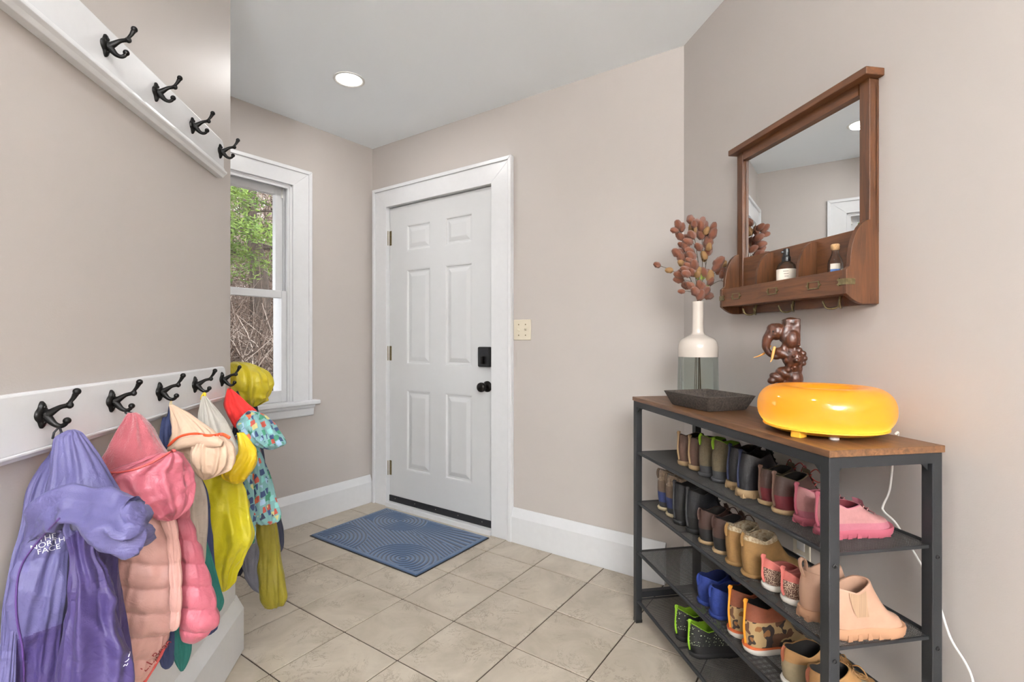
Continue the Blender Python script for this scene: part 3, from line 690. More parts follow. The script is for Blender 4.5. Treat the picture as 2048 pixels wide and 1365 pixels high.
obj('bin_floor', bx(.013, w-.013, -.089, -.025, .028, .038), 'mirror_wood_flat', mir)
fb = obj('front_board', bx(.013, w-.013, -.098, -.088, .026, .09), 'mirror_wood_flat', mir, bev=.001)
def card_holder(x, z):
    bm = NB(); a, h, t_ = .021, .0105, .0028
    box(bm, -a, a, -.003, 0, -h, -h+t_); box(bm, -a, -a+t_, -.003, 0, -h, h); box(bm, a-t_, a, -.003, 0, -h, h); box(bm, -a, a, -.002, 0, h-t_*.6, h)
    for s in (-1, 1): prism(bm, [(s*a, -.004), (s*(a+.007), 0), (s*a, .004)], -.0025, 0)
    return obj('card_holder', bm, 'brass_old', fb, loc=(x, -.098, z))
for k in (.17, .5, .8): card_holder(w*k, .059)
for s, x in ((1, 0), (-1, w)):
    bm = NB(); box(bm, min(x, x+s*.024), max(x, x+s*.024), -.1015, -.099, .05, .066); box(bm, min(x-s*.0015, x), max(x-s*.0015, x), -.1015, -.074, .05, .066)
    for q in (.052, .064): prism(bm, [(x+s*.022, q-.005), (x+s*.03, q), (x+s*.022, q+.005)], -.1015, -.099)
    obj('corner_bracket', bm, 'brass_old', mir)
for k in (.2, .52, .84):
    hk = obj('hook', (lambda bm: tube(bm, crom([(0, -.03, .026, ), (0, -.034, .008), (0, -.036, -.012)], 6), .005, 8, up=(1, 0, 0), flat=.6))(NB()), 'brass_old', mir, smooth=True, loc=(w*k, 0, .008))
    for s in (-1, 1):
        bm = NB(); tube(bm, crom([(0, -.034, -.006), (s*.012, -.042, -.014), (s*.024, -.055, -.012), (s*.028, -.062, .002), (s*.029, -.062, .008)], 5), .0028, 8); obj('prong', bm, 'brass_old', hk, smooth=True)
# bottles in the bins
thin_glass('bottle_glass', (.95, .93, .90), .8)
mat('paper_label', (226, 216, 202), .7, var=.03, vs=60); mat('blue_label', (78, 112, 170), .6); mat('cork', (178, 142, 100), .85, var=.2, vs=200); mat('ink', (70, 60, 55), .8)
zb = MZ0+.0385
t = thing('spray_bottle', 'clear bottle with black spray top and cream label in the middle bin', 'bottle', FR.w(MX0+w*.515, -.056, zb), 0)
bm = NB(); lathe(bm, [(.001, .001), (.025, .001), (.0275, .004), (.0275, .09), (.025, .102), (.017, .111), (.0105, .115), (.0105, .12)], 32, True, True); obj('bottle_body', bm, 'bottle_glass', t, smooth=True, angle=50)
bm = NB(); lathe(bm, [(.0278, .02), (.0279, .02), (.0279, .088), (.0278, .088)], 32); lb = obj('label', bm, 'paper_label', t, smooth=True)
bm = NB(); lathe(bm, [(.0125, .114), (.0128, .127), (.0108, .129), (.0098, .134), (.0092, .144), (.0088, .153), (.001, .154)], 24, True, True); cap = obj('spray_top', bm, 'black_plastic', t, smooth=True, angle=40)
obj('nozzle', bx(-.016, 0, -.003, .003, .139, .146), 'black_plastic', cap, bev=.001)
for k in range(3):
    bm = bx(-.0001, .0001, -.009+.002*k, .006, .08-.008*k, .0812-.008*k); obj('print_line', bm, 'ink', lb, rot=(0, 0, math.radians(-118)), loc=(.0284*math.cos(math.radians(-118)), .0284*math.sin(math.radians(-118)), 0))
t = thing('corked_bottle', 'small clear corked bottle with blue label in the end bin', 'bottle', FR.w(MX0+w*.85, -.054, zb), 0)
bm = NB(); lathe(bm, [(.001, .001), (.017, .001), (.019, .004), (.019, .078), (.0165, .09), (.0105, .103), (.0088, .109), (.0088, .118)], 32, True, True); obj('bottle_body', bm, 'bottle_glass', t, smooth=True, angle=50)
bm = NB(); lathe(bm, [(.0085, .116), (.011, .12), (.0115, .13), (.009, .133), (.001, .133)], 20, True, True); obj('stopper', bm, 'cork', t, smooth=True, angle=50)
bm = NB(); rings(bm, [[(.0193*math.cos(a), .0193*math.sin(a), z) for a in [math.radians(-160+6*k) for k in range(13)]] for z in (.02, .077)], False); lb = obj('label', bm, 'blue_label', t)
bm = NB(); rings(bm, [[(.0195*math.cos(a), .0195*math.sin(a), z) for a in [math.radians(-160+6*k) for k in range(13)]] for z in (.062, .077)], False); obj('label_band', bm, 'paper_label', lb)
# ================================================================== shoes
def lerp(a, b, t): return a+(b-a)*t
def prof(u, T):
    for (a, x), (b, y) in zip(T, T[1:]):
        if u <= b: 
            return lerp(x, y, (u-a)/(b-a) if b > a else 0)
    return T[-1][1]
FOOT = [(0, 0), (.012, .15), (.035, .24), (.08, .325), (.15, .38), (.25, .4), (.42, .39), (.58, .435), (.72, .495), (.8, .495), (.88, .45), (.94, .36), (.975, .25), (.992, .14), (1, 0)]
US = [.5-.5*math.cos(PI*i/22) for i in range(23)]
def shoe_ring(yb, yf, wid, z, blend, side, bend):
    """one horizontal outline: heel at yb, toe at yf"""
    L = yf-yb; pts = []
    def w(u): return lerp(prof(u, FOOT), .47*math.sqrt(max(0, 1-(2*u-1)**2)), blend)*wid
    def off(u): return bend*side*(u-.35)*max(0, u-.2)*wid
    for u in US: pts.append((w(u)+off(u), yb+L*u, z))
    for u in US[-2:0:-1]: pts.append((-w(u)+off(u), yb+L*u, z))
    return pts
NS = [0]
def shoe(label, cat, group, x, y, zshelf, L, Wd, H, side=1, rot=0, sole='s_black', sole_t=.018, toe=.042, collar=(.03, .56), tilt=0, bands=(), lining='s_dark', cuff=None, tab=None, laces=None, welt=None, dip=.012, gore=None, puff=0, name='shoe', lug=False, toe_drop=.0, neck=.95, strap=None):
    t = thing(name, label, cat, FR.w(x, y, zshelf+.0015), FR.a+rot, group)
    # y of the thing runs from heel (0) to toe (L)
    bm = NB(); st = sole_t
    R = [shoe_ring(.006, L-.006, Wd*.94, 0, 0, side, .25), shoe_ring(-.002, L+.002, Wd*1.04, st*.25, 0, side, .25), shoe_ring(-.004, L+.004, Wd*1.07, st*.75, 0, side, .25), shoe_ring(-.002, L+.002, Wd*1.03, st, 0, side, .25)]
    R = [[(px, py, pz+(toe_drop*max(0, (py/L-.7)/.3)**2)) for px, py, pz in r] for r in R]
    rings(bm, R); so = obj('sole', bm, sole, t, smooth=True, angle=50)
    if lug:
        for k in range(7):
            yy = L*(.04+.92*k/6.6)
            wv = prof(min(1, max(0, yy/L)), FOOT)*Wd*1.09
            bm = NB(); box(bm, -wv, -wv+.012, yy-.005, yy+.006, .0, st*.55); box(bm, wv-.012, wv, yy-.005, yy+.006, .0, st*.55); obj('lug', bm, sole, so)
    if welt:
        bm = NB(); rings(bm, [shoe_ring(-.005, L+.005, Wd*1.075, st-.002, 0, side, .25), shoe_ring(-.005, L+.005, Wd*1.075, st+.0022, 0, side, .25), shoe_ring(.0, L, Wd*1.0, st+.003, 0, side, .25)]); obj('welt', bm, welt, t, smooth=True, angle=50)
    c0, c1 = collar
    def level(v):
        z = st+(H-st)*v; th = toe/H
        q = z/toe
        if z <= toe: yf = L-.004-.05*L*max(0, q)**3.2
        else:
            s = (z-toe)/(H-toe) if H > toe else 1
            yf = lerp(L*.95-.004, L*c1, min(1, s)**.52 if s > 0 else 0)
        yb = lerp(.004, c0*L*.5, v) - .006*math.sin(PI*v)
        bl = min(1, v*1.15)
        wd = Wd*lerp(1.0, neck, v)*(1+puff*math.sin(PI*v))
        return z, yb, yf, bl, wd
    NL = 26
    def ringv(v, inset=0, dz=0):
        z, yb, yf, bl, wd = level(v)
        r = shoe_ring(yb+inset, yf-inset, wd-2*inset, z+dz, bl, side, .25*(1-v))
        ym = (yb+yf)/2
        return [(px, py, pz+tilt*v*v*(py-ym)-dip*v**5*max(0, 1-abs((py-yb)/(yf-yb)-.45)/.36)) for px, py, pz in r]
    bands_ = list(bands) or [(0, 1, 's_brown', 'upper')]
    for v0, v1, m_, nm in bands_:
        k = max(3, int(NL*(v1-v0))); bm = NB()
        rings(bm, [ringv(lerp(v0, v1, i/k)) for i in range(k+1)], True, v0 == 0, False); obj(nm, bm, m_, t, smooth=True, angle=70)
    # rolled collar and lining
    top = ringv(1); cm = cuff or bands_[-1][2]
    bm = NB(); R = [top, [(px*.97, lerp(py, (c0*.5*L+c1*L)/2, .03), pz+.0022) for px, py, pz in top], ringv(1, .0045, .001)]
    rings(bm, R, True, False, False); obj('collar', bm, cm, t, smooth=True)
    bm = NB(); vlo = max(.05, 1-.75)
    R = [ringv(1, .0045, .001)]+[ringv(lerp(1, .18, i/6), .006) for i in range(1, 7)]; rings(bm, R, True, False, True); obj('lining', bm, lining, t, smooth=True)
    z, yb, yf, bl, wd = level(1)
    if tab:
        kind, m_ = tab
        zz = H-tilt*(yf-yb)/2; bm = NB()
        if kind == 'loop':
            p = crom([(0, yb-.001, zz-.012), (0, yb-.008, zz+.004), (0, yb-.012, zz+.024), (0, yb-.004, zz+.032), (0, yb+.004, zz+.02), (0, yb+.005, zz-.006)], 5)
            tube(bm, p, .0065, 8, flat=.3, up=(0, 1, 0))
        elif kind == 'tag':
            tube(bm, crom([(0, yb-.004, zz-.03), (0, yb-.0075, zz-.016), (0, yb-.007, zz-.002), (0, yb-.0015, zz+.006)], 5), .0052, 8, flat=.3)
        elif kind == 'strip':
            tube(bm, crom([(0, level(.05)[1]-.001, st+.004), (0, level(.4)[1]-.001, lerp(st, H, .4)), (0, level(.8)[1]-.001, lerp(st, H, .8)-tilt*.02), (0, yb-.004, zz+.001), (0, yb-.006, zz+.009), (0, yb+.003, zz+.006)], 5), .0050, 8, flat=.28)
        obj('heel_tab', bm, m_, t, smooth=True)
    if gore:
        for s in (-1, 1):
            bm = NB(); R = []
            for i in range(9):
                v = lerp(.3, .985, i/8); z_, yb_, yf_, bl_, wd_ = level(v); row = []
                hw = lerp(.1, .21, i/8)
                for k in range(7):
                    u = .44+hw*(k/6-.5)*2; ww = lerp(prof(u, FOOT), .47*math.sqrt(max(0, 1-(2*u-1)**2)), bl_)*wd_
                    row.append((s*(ww+.002), yb_+(yf_-yb_)*u, z_+tilt*v*v*(yb_+(yf_-yb_)*u-(yb_+yf_)/2)-dip*v**5*max(0, 1-abs(u-.45)/.36)))
                R.append(row)
            rings(bm, R, False); obj('elastic_gore', bm, gore, t, smooth=True)
    if strap:
        bm = NB(); v = .62; z_, yb_, yf_, bl_, wd_ = level(v); tube(bm, [(wd_*.47*math.sin(a), yf_-.02+.024*math.cos(a), z_+.012*math.cos(a)) for a in [-1.3+.26*k for k in range(11)]], .009, 8, flat=.25); obj('strap', bm, strap, t, smooth=True)
    if laces:
        m_, n_, bow = laces
        # tongue
        R = []
        for i in range(7):
            v = lerp(.42, 1.0, i/6); z_, yb_, yf_, bl_, wd_ = level(v); zz = z_+tilt*v*v*(yf_-yb_)/2
            R.append([(k*.005, yf_+.0025-abs(k)*.0016, zz+.003+(.010 if i == 6 else 0)) for k in (-3, -2, -1, 0, 1, 2, 3)])
        bm = NB(); rings(bm, R, False); tg = obj('tongue', bm, cm, t, smooth=True)
        for i in range(n_):
            v = lerp(.5, .95, i/max(1, n_-1)); z_, yb_, yf_, bl_, wd_ = level(v); zz = z_+tilt*v*v*(yf_-yb_)/2
            bm = NB(); s = 1 if i % 2 else -1
            tube(bm, [(-.019, yf_-.009, zz-.003*s), (-.01, yf_+.004, zz-.0015*s+.003), (.01, yf_+.004, zz+.0015*s+.003), (.019, yf_-.009, zz+.003*s)], .0017, 6); obj('lace', bm, m_, t, smooth=True)
        if bow:
            zz = H*.97+tilt*(yf-yb)/2
            for s in (-1, 1):
                bm = NB(); tube(bm, crom([(0, yf+.004, zz), (s*.02, yf+.012, zz+.012*bow), (s*.038, yf+.016, zz-.002), (s*.022, yf+.014, zz-.014), (0, yf+.005, zz-.001)], 6), .0016, 6); obj('bow_loop', bm, m_, t, smooth=True)
    return t
mat('s_black', (30, 29, 30), .6, var=.1, vs=40); mat('s_dark', (34, 30, 28), .9); mat('s_brown', (98, 70, 56), .6, var=.14, vs=40, bump=.3, bs=200)
mat('s_brown_dk', (74, 50, 42), .5, var=.14, vs=30, bump=.2, bs=160); mat('s_gum', (176, 146, 106), .6, var=.08, vs=60); mat('s_tan', (150, 112, 62), .75, var=.12, vs=40, bump=.3, bs=300)
mat('s_olive', (100, 88, 66), .9, var=.14, vs=60, bump=.4, bs=400); mat('s_char', (58, 58, 60), .8, var=.15, vs=60); mat('s_lime', (142, 190, 34), .75, var=.08, vs=60)
mat('s_blackleather', (38, 38, 42), .36, var=.15, vs=50, bump=.25, bs=200); mat('s_navytape', (44, 50, 78), .6); mat('s_burg', (110, 32, 40), .7, var=.1, vs=80)
mat('s_redlace', (150, 46, 34), .7); mat('s_pink', (184, 108, 122), .75, var=.06, vs=80, bump=.3, bs=500); mat('s_pink_lt', (188, 132, 130), .8, var=.06, vs=80, bump=.3, bs=500); mat('s_pink_sole', (180, 88, 104), .6)
mat('s_fleece', (170, 146, 120), 1, c2=(120, 98, 78), vs=120, bump=1, bs=160, sheen=.4); mat('s_navy', (40, 52, 104), .6, var=.1, vs=50); mat('s_cream', (214, 196, 160), .6, var=.05, vs=50)
mat('s_white', (232, 226, 216), .55); mat('s_shear', (206, 190, 162), 1, c2=(150, 122, 88), vs=140, bump=1, bs=180); mat('s_coral', (204, 110, 100), .75, var=.08, vs=60, bump=.3, bs=400)
mat('s_peach', (196, 154, 128), .55, var=.05, vs=40); mat('s_peach_sole', (190, 142, 108), .6); mat('s_gore', (178, 144, 114), .85, stretch=(1, 60, .2), var=.3, vs=8); mat('s_blue', (26, 50, 128), .8, var=.14, vs=60, bump=.4, bs=400)
mat('s_rust', (136, 70, 42), .6, var=.12, vs=50, bump=.3, bs=300); mat('s_orange', (244, 158, 40), .6); mat('s_orangeline', (214, 104, 54), .6)
mat('s_duckbrown', (112, 92, 74), .75, var=.14, vs=50, bump=.3, bs=300); mat('s_boottan', (168, 124, 74), .7, var=.14, vs=30, bump=.3, bs=300); mat('s_grey', (150, 134, 104), .8, var=.1, vs=40)
def camo():
    m = mat('s_camo', (150, 128, 88), .85, bump=.3, bs=300); nt = m.node_tree; b = bsdf(m); tc = nd(nt, 'ShaderNodeTexCoord')
    col = None
    for off, th, c in ((0, .53, (48, 38, 33)), (7, .56, (84, 56, 38)), (13, .6, (126, 84, 44))):
        ad = nd(nt, 'ShaderNodeVectorMath', operation='ADD'); ad.inputs[1].default_value = (off, off, off); nt.links.new(tc.outputs['Object'], ad.inputs[0])
        n = nd(nt, 'ShaderNodeTexNoise', Scale=24, Detail=1.5); nt.links.new(ad.outputs[0], n.inputs['Vector'])
        gt = nd(nt, 'ShaderNodeMath', operation='GREATER_THAN'); gt.inputs[1].default_value = th; nt.links.new(n.outputs['Fac'], gt.inputs[0])
        mx = nd(nt, 'ShaderNodeMix', data_type='RGBA'); mx.inputs[6].default_value = rgb(152, 126, 88); mx.inputs[7].default_value = rgb(*c); nt.links.new(gt.outputs[0], mx.inputs[0])
        if col: nt.links.new(col, mx.inputs[6])
        col = mx.outputs[2]
    nt.links.new(col, b.inputs['Base Color'])
camo()
def speck(name, c1, c2, sc, th, rough=.5, metal=0):
    m = mat(name, c1, rough, metal); nt = m.node_tree; b = bsdf(m); tc = nd(nt, 'ShaderNodeTexCoord')
    v = nd(nt, 'ShaderNodeTexVoronoi', Scale=sc); nt.links.new(tc.outputs['Object'], v.inputs['Vector'])
    r = nd(nt, 'ShaderNodeValToRGB'); e = r.color_ramp.elements; e[0].position = th; e[0].color = rgb(*c2); e[1].position = th+.05; e[1].color = rgb(*c1)
    nt.links.new(v.outputs['Distance'], r.inputs[0]); nt.links.new(r.outputs[0], b.inputs['Base Color'])
speck('s_glitter', (120, 92, 84), (240, 216, 190), 420, .38, .25, .5); speck('s_dots', (30, 31, 30), (206, 214, 176), 150, .2)
T, M_, B_ = SHZ[0], SHZ[1], SHZ[2]
def pair(lab, cat, grp, spots, z, name='shoe', **k):
    for (x, y, side, l), _ in zip(spots, range(9)): shoe(lab+l, cat, grp, x, y, z, side=side, name=name, rot=k.pop('rot', 0) if False else k.get('rot', 0), **{a: b for a, b in k.items() if a != 'rot'})
# -- top shelf
pair('brown leather ankle boot with heel pull tab on the top shelf, ', 'boot', 'brown ankle boots', [(.446, -.268, -1, 'farther of the pair'), (.512, -.262, 1, 'nearer of the pair')], T, 'ankle_boot', L=.165, Wd=.062, H=.112, sole='s_gum', sole_t=.018, bands=[(0, 1, 's_brown', 'upper')], tab=('strip', 's_gum'), neck=.98, collar=(.03, .58))
pair('olive suede boot with lime green lining on the top shelf, ', 'boot', 'olive boots with lime lining', [(.592, -.272, -1, 'farther of the pair'), (.662, -.268, 1, 'nearer of the pair')], T, 'suede_boot', L=.165, Wd=.066, H=.13, sole='s_char', sole_t=.014, bands=[(0, .2, 's_char', 'rand'), (.2, 1, 's_olive', 'upper')], lining='s_lime', cuff='s_lime', tab=('tag', 's_lime'), tilt=-.15, neck=.9, collar=(.09, .56))
pair('black leather lug boot with tan sole on the top shelf, ', 'boot', 'black boots with tan soles', [(.733, -.262, -1, 'farther of the pair'), (.810, -.280, 1, 'nearer of the pair')], T, 'lug_boot', L=.175, Wd=.068, H=.126, sole='s_gum', sole_t=.024, lug=True, bands=[(0, 1, 's_blackleather', 'upper')], tab=('strip', 's_navytape'), laces=('s_black', 4, 0), puff=.04, collar=(.12, .58))
pair('brown shoe with red heel band and red laces on top shelf, ', 'shoe', 'brown shoes with red laces', [(.884, -.262, -1, 'farther of the pair'), (.952, -.272, 1, 'nearer of the pair')], T, 'lace_up_shoe', L=.16, Wd=.066, H=.1, sole='s_gum', sole_t=.014, bands=[(0, .42, 's_burg', 'heel_band'), (.42, 1, 's_brown_dk', 'upper')], cuff='s_olive', tab=('strip', 's_brown'), laces=('s_redlace', 4, 1.6), collar=(.03, .6))
pair('pink sneaker with darker pink sole on the top shelf, ', 'sneaker', 'pink sneakers', [(1.028, -.268, -1, 'farther of the pair'), (1.104, -.276, 1, 'nearer of the pair')], T, 'sneaker', L=.178, Wd=.07, H=.08, sole='s_pink_sole', sole_t=.02, lug=True, bands=[(0, .25, 's_pink', 'rand'), (.25, 1, 's_pink_lt', 'upper')], cuff='s_pink', lining='s_burg', tab=('strip', 's_pink_sole'), laces=('s_pink_lt', 3, 0), tilt=-.22, toe=.042, collar=(.02, .6), toe_drop=.006)
# -- second shelf
pair('brown winter boot with folded fleece cuff and blue band, ', 'boot', 'fleece cuffed winter boots', [(.322, -.284, -1, 'farther of the pair'), (.396, -.288, 1, 'nearer of the pair')], M_, 'winter_boot', L=.165, Wd=.066, H=.155, sole='s_cream', sole_t=.015, bands=[(0, .14, 's_char', 'rand'), (.14, .42, 's_navy', 'band'), (.42, .72, 's_duckbrown', 'upper'), (.72, 1, 's_fleece', 'fold_cuff')], cuff='s_fleece', lining='s_fleece', tab=('tag', 's_duckbrown'), puff=.06, neck=1.12, laces=('s_brown', 3, 0))
pair('black winter boot with scuffed shell on the second shelf, ', 'boot', 'black winter boots', [(.470, -.298, -1, 'farther of the pair'), (.552, -.294, 1, 'nearer of the pair')], M_, 'winter_boot', L=.172, Wd=.07, H=.146, sole='s_black', sole_t=.018, bands=[(0, .3, 's_black', 'rand'), (.3, 1, 's_blackleather', 'upper')], cuff='s_dark', laces=('s_char', 4, 1), tab=('strip', 's_char'), puff=.03)
pair('dark brown leather boot with black heel patch on the second shelf, ', 'boot', 'dark brown boots', [(.640, -.300, -1, 'farther of the pair'), (.714, -.296, 1, 'nearer of the pair')], M_, 'ankle_boot', L=.17, Wd=.066, H=.108, sole='s_gum', sole_t=.013, bands=[(0, .4, 's_black', 'heel_patch'), (.4, 1, 's_brown_dk', 'upper')], cuff='s_brown_dk', laces=('s_brown', 4, 1), tab=('tag', 's_brown_dk'))
pair('tan suede boot with shearling collar on the second shelf, ', 'boot', 'tan shearling boots', [(.792, -.302, -1, 'farther of the pair'), (.866, -.302, 1, 'nearer of the pair')], M_, 'shearling_boot', L=.17, Wd=.07, H=.115, sole='s_tan', sole_t=.013, bands=[(0, .88, 's_tan', 'upper'), (.88, 1, 's_shear', 'shearling_cuff')], cuff='s_shear', lining='s_shear', tab=('tag', 's_tan'), puff=-.05, neck=1.05)
pair('coral slip-on shoe with glitter sides and white sole, ', 'shoe', 'coral glitter slip-ons', [(.942, -.294, -1, 'farther of the pair'), (1.012, -.292, 1, 'nearer of the pair')], M_, 'slip_on_shoe', L=.16, Wd=.066, H=.066, sole='s_white', sole_t=.017, bands=[(0, .72, 's_glitter', 'glitter_side'), (.72, 1, 's_coral', 'upper')], cuff='s_coral', lining='s_coral', tab=('strip', 's_coral'), tilt=-.3, toe=.036, collar=(.0, .62))
pair('beige pull-on ankle boot with elastic side panel, ', 'boot', 'beige pull-on boots', [(1.079, -.30, -1, 'farther of the pair'), (1.153, -.296, 1, 'nearer of the pair by the end post')], M_, 'chelsea_boot', L=.178, Wd=.068, H=.115, sole='s_peach_sole', sole_t=.026, lug=True, bands=[(0, 1, 's_peach', 'upper')], cuff='s_peach', lining='s_peach', tab=('loop', 's_peach'), gore='s_gore', neck=.9, collar=(.1, .58), tilt=.1)
# -- third shelf
pair('blue slip-on shoe on the third shelf, ', 'shoe', 'blue shoes', [(.628, -.296, -1, 'farther of the pair'), (.706, -.302, 1, 'nearer of the pair')], B_, 'slip_on_shoe', L=.165, Wd=.074, H=.092, sole='s_blue', sole_t=.014, bands=[(0, 1, 's_blue', 'upper')], cuff='s_blue', lining='s_navy', tab=('tag', 's_blue'), puff=.05, collar=(.04, .62), laces=('s_navy', 2, 0))
pair('camouflage high-top with rust collar, orange tab and white sole, ', 'sneaker', 'camouflage high-tops', [(.804, -.302, -1, 'farther of the pair'), (.880, -.306, 1, 'nearer of the pair')], B_, 'high_top_sneaker', L=.182, Wd=.074, H=.138, sole='s_white', sole_t=.02, welt='s_orangeline', bands=[(0, .62, 's_camo', 'upper'), (.62, 1, 's_rust', 'ankle_collar')], cuff='s_rust', tab=('strip', 's_orange'), laces=('s_brown', 4, 0), tilt=.08, collar=(.04, .56))
pair('tan leather chukka boot with grey heel on the third shelf, ', 'boot', 'tan chukka boots', [(1.018, -.296, -1, 'farther of the pair'), (1.100, -.296, 1, 'nearer of the pair')], B_, 'chukka_boot', L=.182, Wd=.074, H=.092, sole='s_white', sole_t=.016, bands=[(0, .66, 's_grey', 'quarter'), (.66, 1, 's_boottan', 'upper')], cuff='s_boottan', tab=('tag', 's_rust'), laces=('s_boottan', 3, 1), toe=.05)
# -- bottom shelf
pair('black dotted sneaker with lime collar on the bottom shelf, ', 'sneaker', 'black and lime sneakers', [(.492, -.302, -1, 'farther of the pair'), (.584, -.304, 1, 'nearer of the pair')], SHZ[3], 'sneaker', L=.178, Wd=.072, H=.1, sole='s_black', sole_t=.018, bands=[(0, .3, 's_black', 'rand'), (.3, 1, 's_dots', 'upper')], cuff='s_lime', lining='s_lime', tab=('strip', 's_lime'), laces=('s_char', 4, 0), tilt=-.2, collar=(.03, .6))
# ================================================================== jackets on the hooks
def fabric(name, c, rough=.6, var=.05, sheen=.06, bump=.25, bs=500, crease=.28, cs=10, **k):
    m = mat(name, c, rough, var=var, vs=25, bump=bump, bs=bs, sheen=sheen, **k); nt = m.node_tree; fine = [n for n in nt.nodes if n.type == 'BUMP'][0]
    tc = nd(nt, 'ShaderNodeTexCoord'); n = nd(nt, 'ShaderNodeTexNoise', Scale=cs, Detail=3, Roughness=.55, Distortion=1.5); nt.links.new(tc.outputs['Object'], n.inputs['Vector'])
    su = nd(nt, 'ShaderNodeMath', operation='SUBTRACT'); su.inputs[1].default_value = .5; ab = nd(nt, 'ShaderNodeMath', operation='ABSOLUTE'); nt.links.new(n.outputs['Fac'], su.inputs[0]); nt.links.new(su.outputs[0], ab.inputs[0])
    bp = nd(nt, 'ShaderNodeBump', Strength=crease, Distance=-.03); nt.links.new(ab.outputs[0], bp.inputs['Height']); nt.links.new(bp.outputs[0], fine.inputs['Normal']); return m
fabric('lavender', (84, 80, 124), .55); fabric('purple', (60, 47, 98), .55); fabric('violet_trim', (78, 48, 112), .6)
fabric('fleece_pink', (162, 82, 90), .95, .1, .6, 1, 350); fabric('pink_shell', (174, 90, 104), .45, crease=.2, cs=14); fabric('blush_shell', (196, 150, 141), .42, crease=.2, cs=14); fabric('red_trim', (196, 78, 74), .6)
fabric('navy_cloth', (46, 56, 96), .7); fabric('beige_cloth', (202, 174, 150), .6); fabric('stone_cloth', (180, 166, 152), .65); fabric('teal_cloth', (24, 106, 98), .7); fabric('orange_trim', (232, 84, 40), .6)
fabric('lining_grey', (186, 181, 172), .75); fabric('yellow_shell', (200, 188, 26), .5); fabric('yellow_deep', (214, 182, 16), .5)
fabric('red_lining', (214, 44, 40), .8); fabric('mustard_shell', (172, 156, 24), .5); fabric('olive_shell', (140, 128, 30), .55); fabric('slate_cloth', (112, 112, 124), .65); fabric('dark_navy', (36, 40, 62), .7)
mat('loop_black', (24, 24, 30), .6); mat('loop_yellow', (232, 196, 40), .6); mat('loop_tan', (196, 176, 130), .6); mat('loop_red', (170, 110, 90), .6); mat('thread_white', (236, 236, 242), .6); mat('thread_red', (140, 40, 44), .7)
def patchwork():
    m = mat('patchwork', (130, 180, 178), .6, sheen=.2); nt = m.node_tree; b = bsdf(m); L = nt.links.new; tc = nd(nt, 'ShaderNodeTexCoord')
    mp = nd(nt, 'ShaderNodeMapping'); mp.inputs['Scale'].default_value = (1, 1, .7); mp.inputs['Rotation'].default_value = (.3, .5, .2); L(tc.outputs['Object'], mp.inputs[0])
    v = nd(nt, 'ShaderNodeTexVoronoi', Scale=60, distance='CHEBYCHEV', Randomness=.8); L(mp.outputs[0], v.inputs['Vector'])
    sp = nd(nt, 'ShaderNodeSeparateColor'); L(v.outputs['Color'], sp.inputs[0])
    r = nd(nt, 'ShaderNodeValToRGB'); r.color_ramp.interpolation = 'CONSTANT'; e = r.color_ramp.elements
    cols = [(0, (38, 60, 104)), (.22, (170, 66, 50)), (.38, (190, 182, 118)), (.5, (44, 122, 92)), (.6, (150, 178, 204)), (.72, (36, 44, 76)), (.84, (122, 186, 182)), (.93, (206, 96, 50))]
    e[0].position = 0; e[0].color = rgb(*cols[0][1]); e[1].position = cols[1][0]; e[1].color = rgb(*cols[1][1])
    for p, c in cols[2:]: x = e.new(p); x.color = rgb(*c)
    L(sp.outputs[0], r.inputs[0])
    lt = nd(nt, 'ShaderNodeMath', operation='LESS_THAN'); lt.inputs[1].default_value = .40; L(v.outputs['Distance'], lt.inputs[0])
    mx = nd(nt, 'ShaderNodeMix', data_type='RGBA'); L(lt.outputs[0], mx.inputs[0]); mx.inputs[6].default_value = rgb(112, 156, 156); L(r.outputs[0], mx.inputs[7]); L(mx.outputs[2], b.inputs['Base Color'])
patchwork()
def ridge(a): return 1-min(1, (math.sqrt(a*a+.012)-.109)*2.6)
def folds(p, seed, f, an, shear):
    q = Vector((p.x*f+seed*7.3+shear*p.z*f, p.y*f+seed*3.1, p.z*f*an)); w = noise.noise(q*.6+Vector((3, 1, 7)))*.8
    return (ridge(noise.noise(q+Vector((w, w, w))))**1.5-.4)*1.1 + (ridge(noise.noise(q*2.6+Vector((9, 4, seed))))-.5)*.35
def drape(t, z, p, seed, kf, fz, tw):
    """long folds running down the cloth"""
    q = Vector((math.cos(t+tw*z)*kf+seed*5.1, math.sin(t+tw*z)*kf, z*fz+seed)); w = noise.noise(q*.7+Vector((5, 2, 1)))*.7
    return ridge(noise.noise(q+Vector((w, -w, w))))**1.3-.45
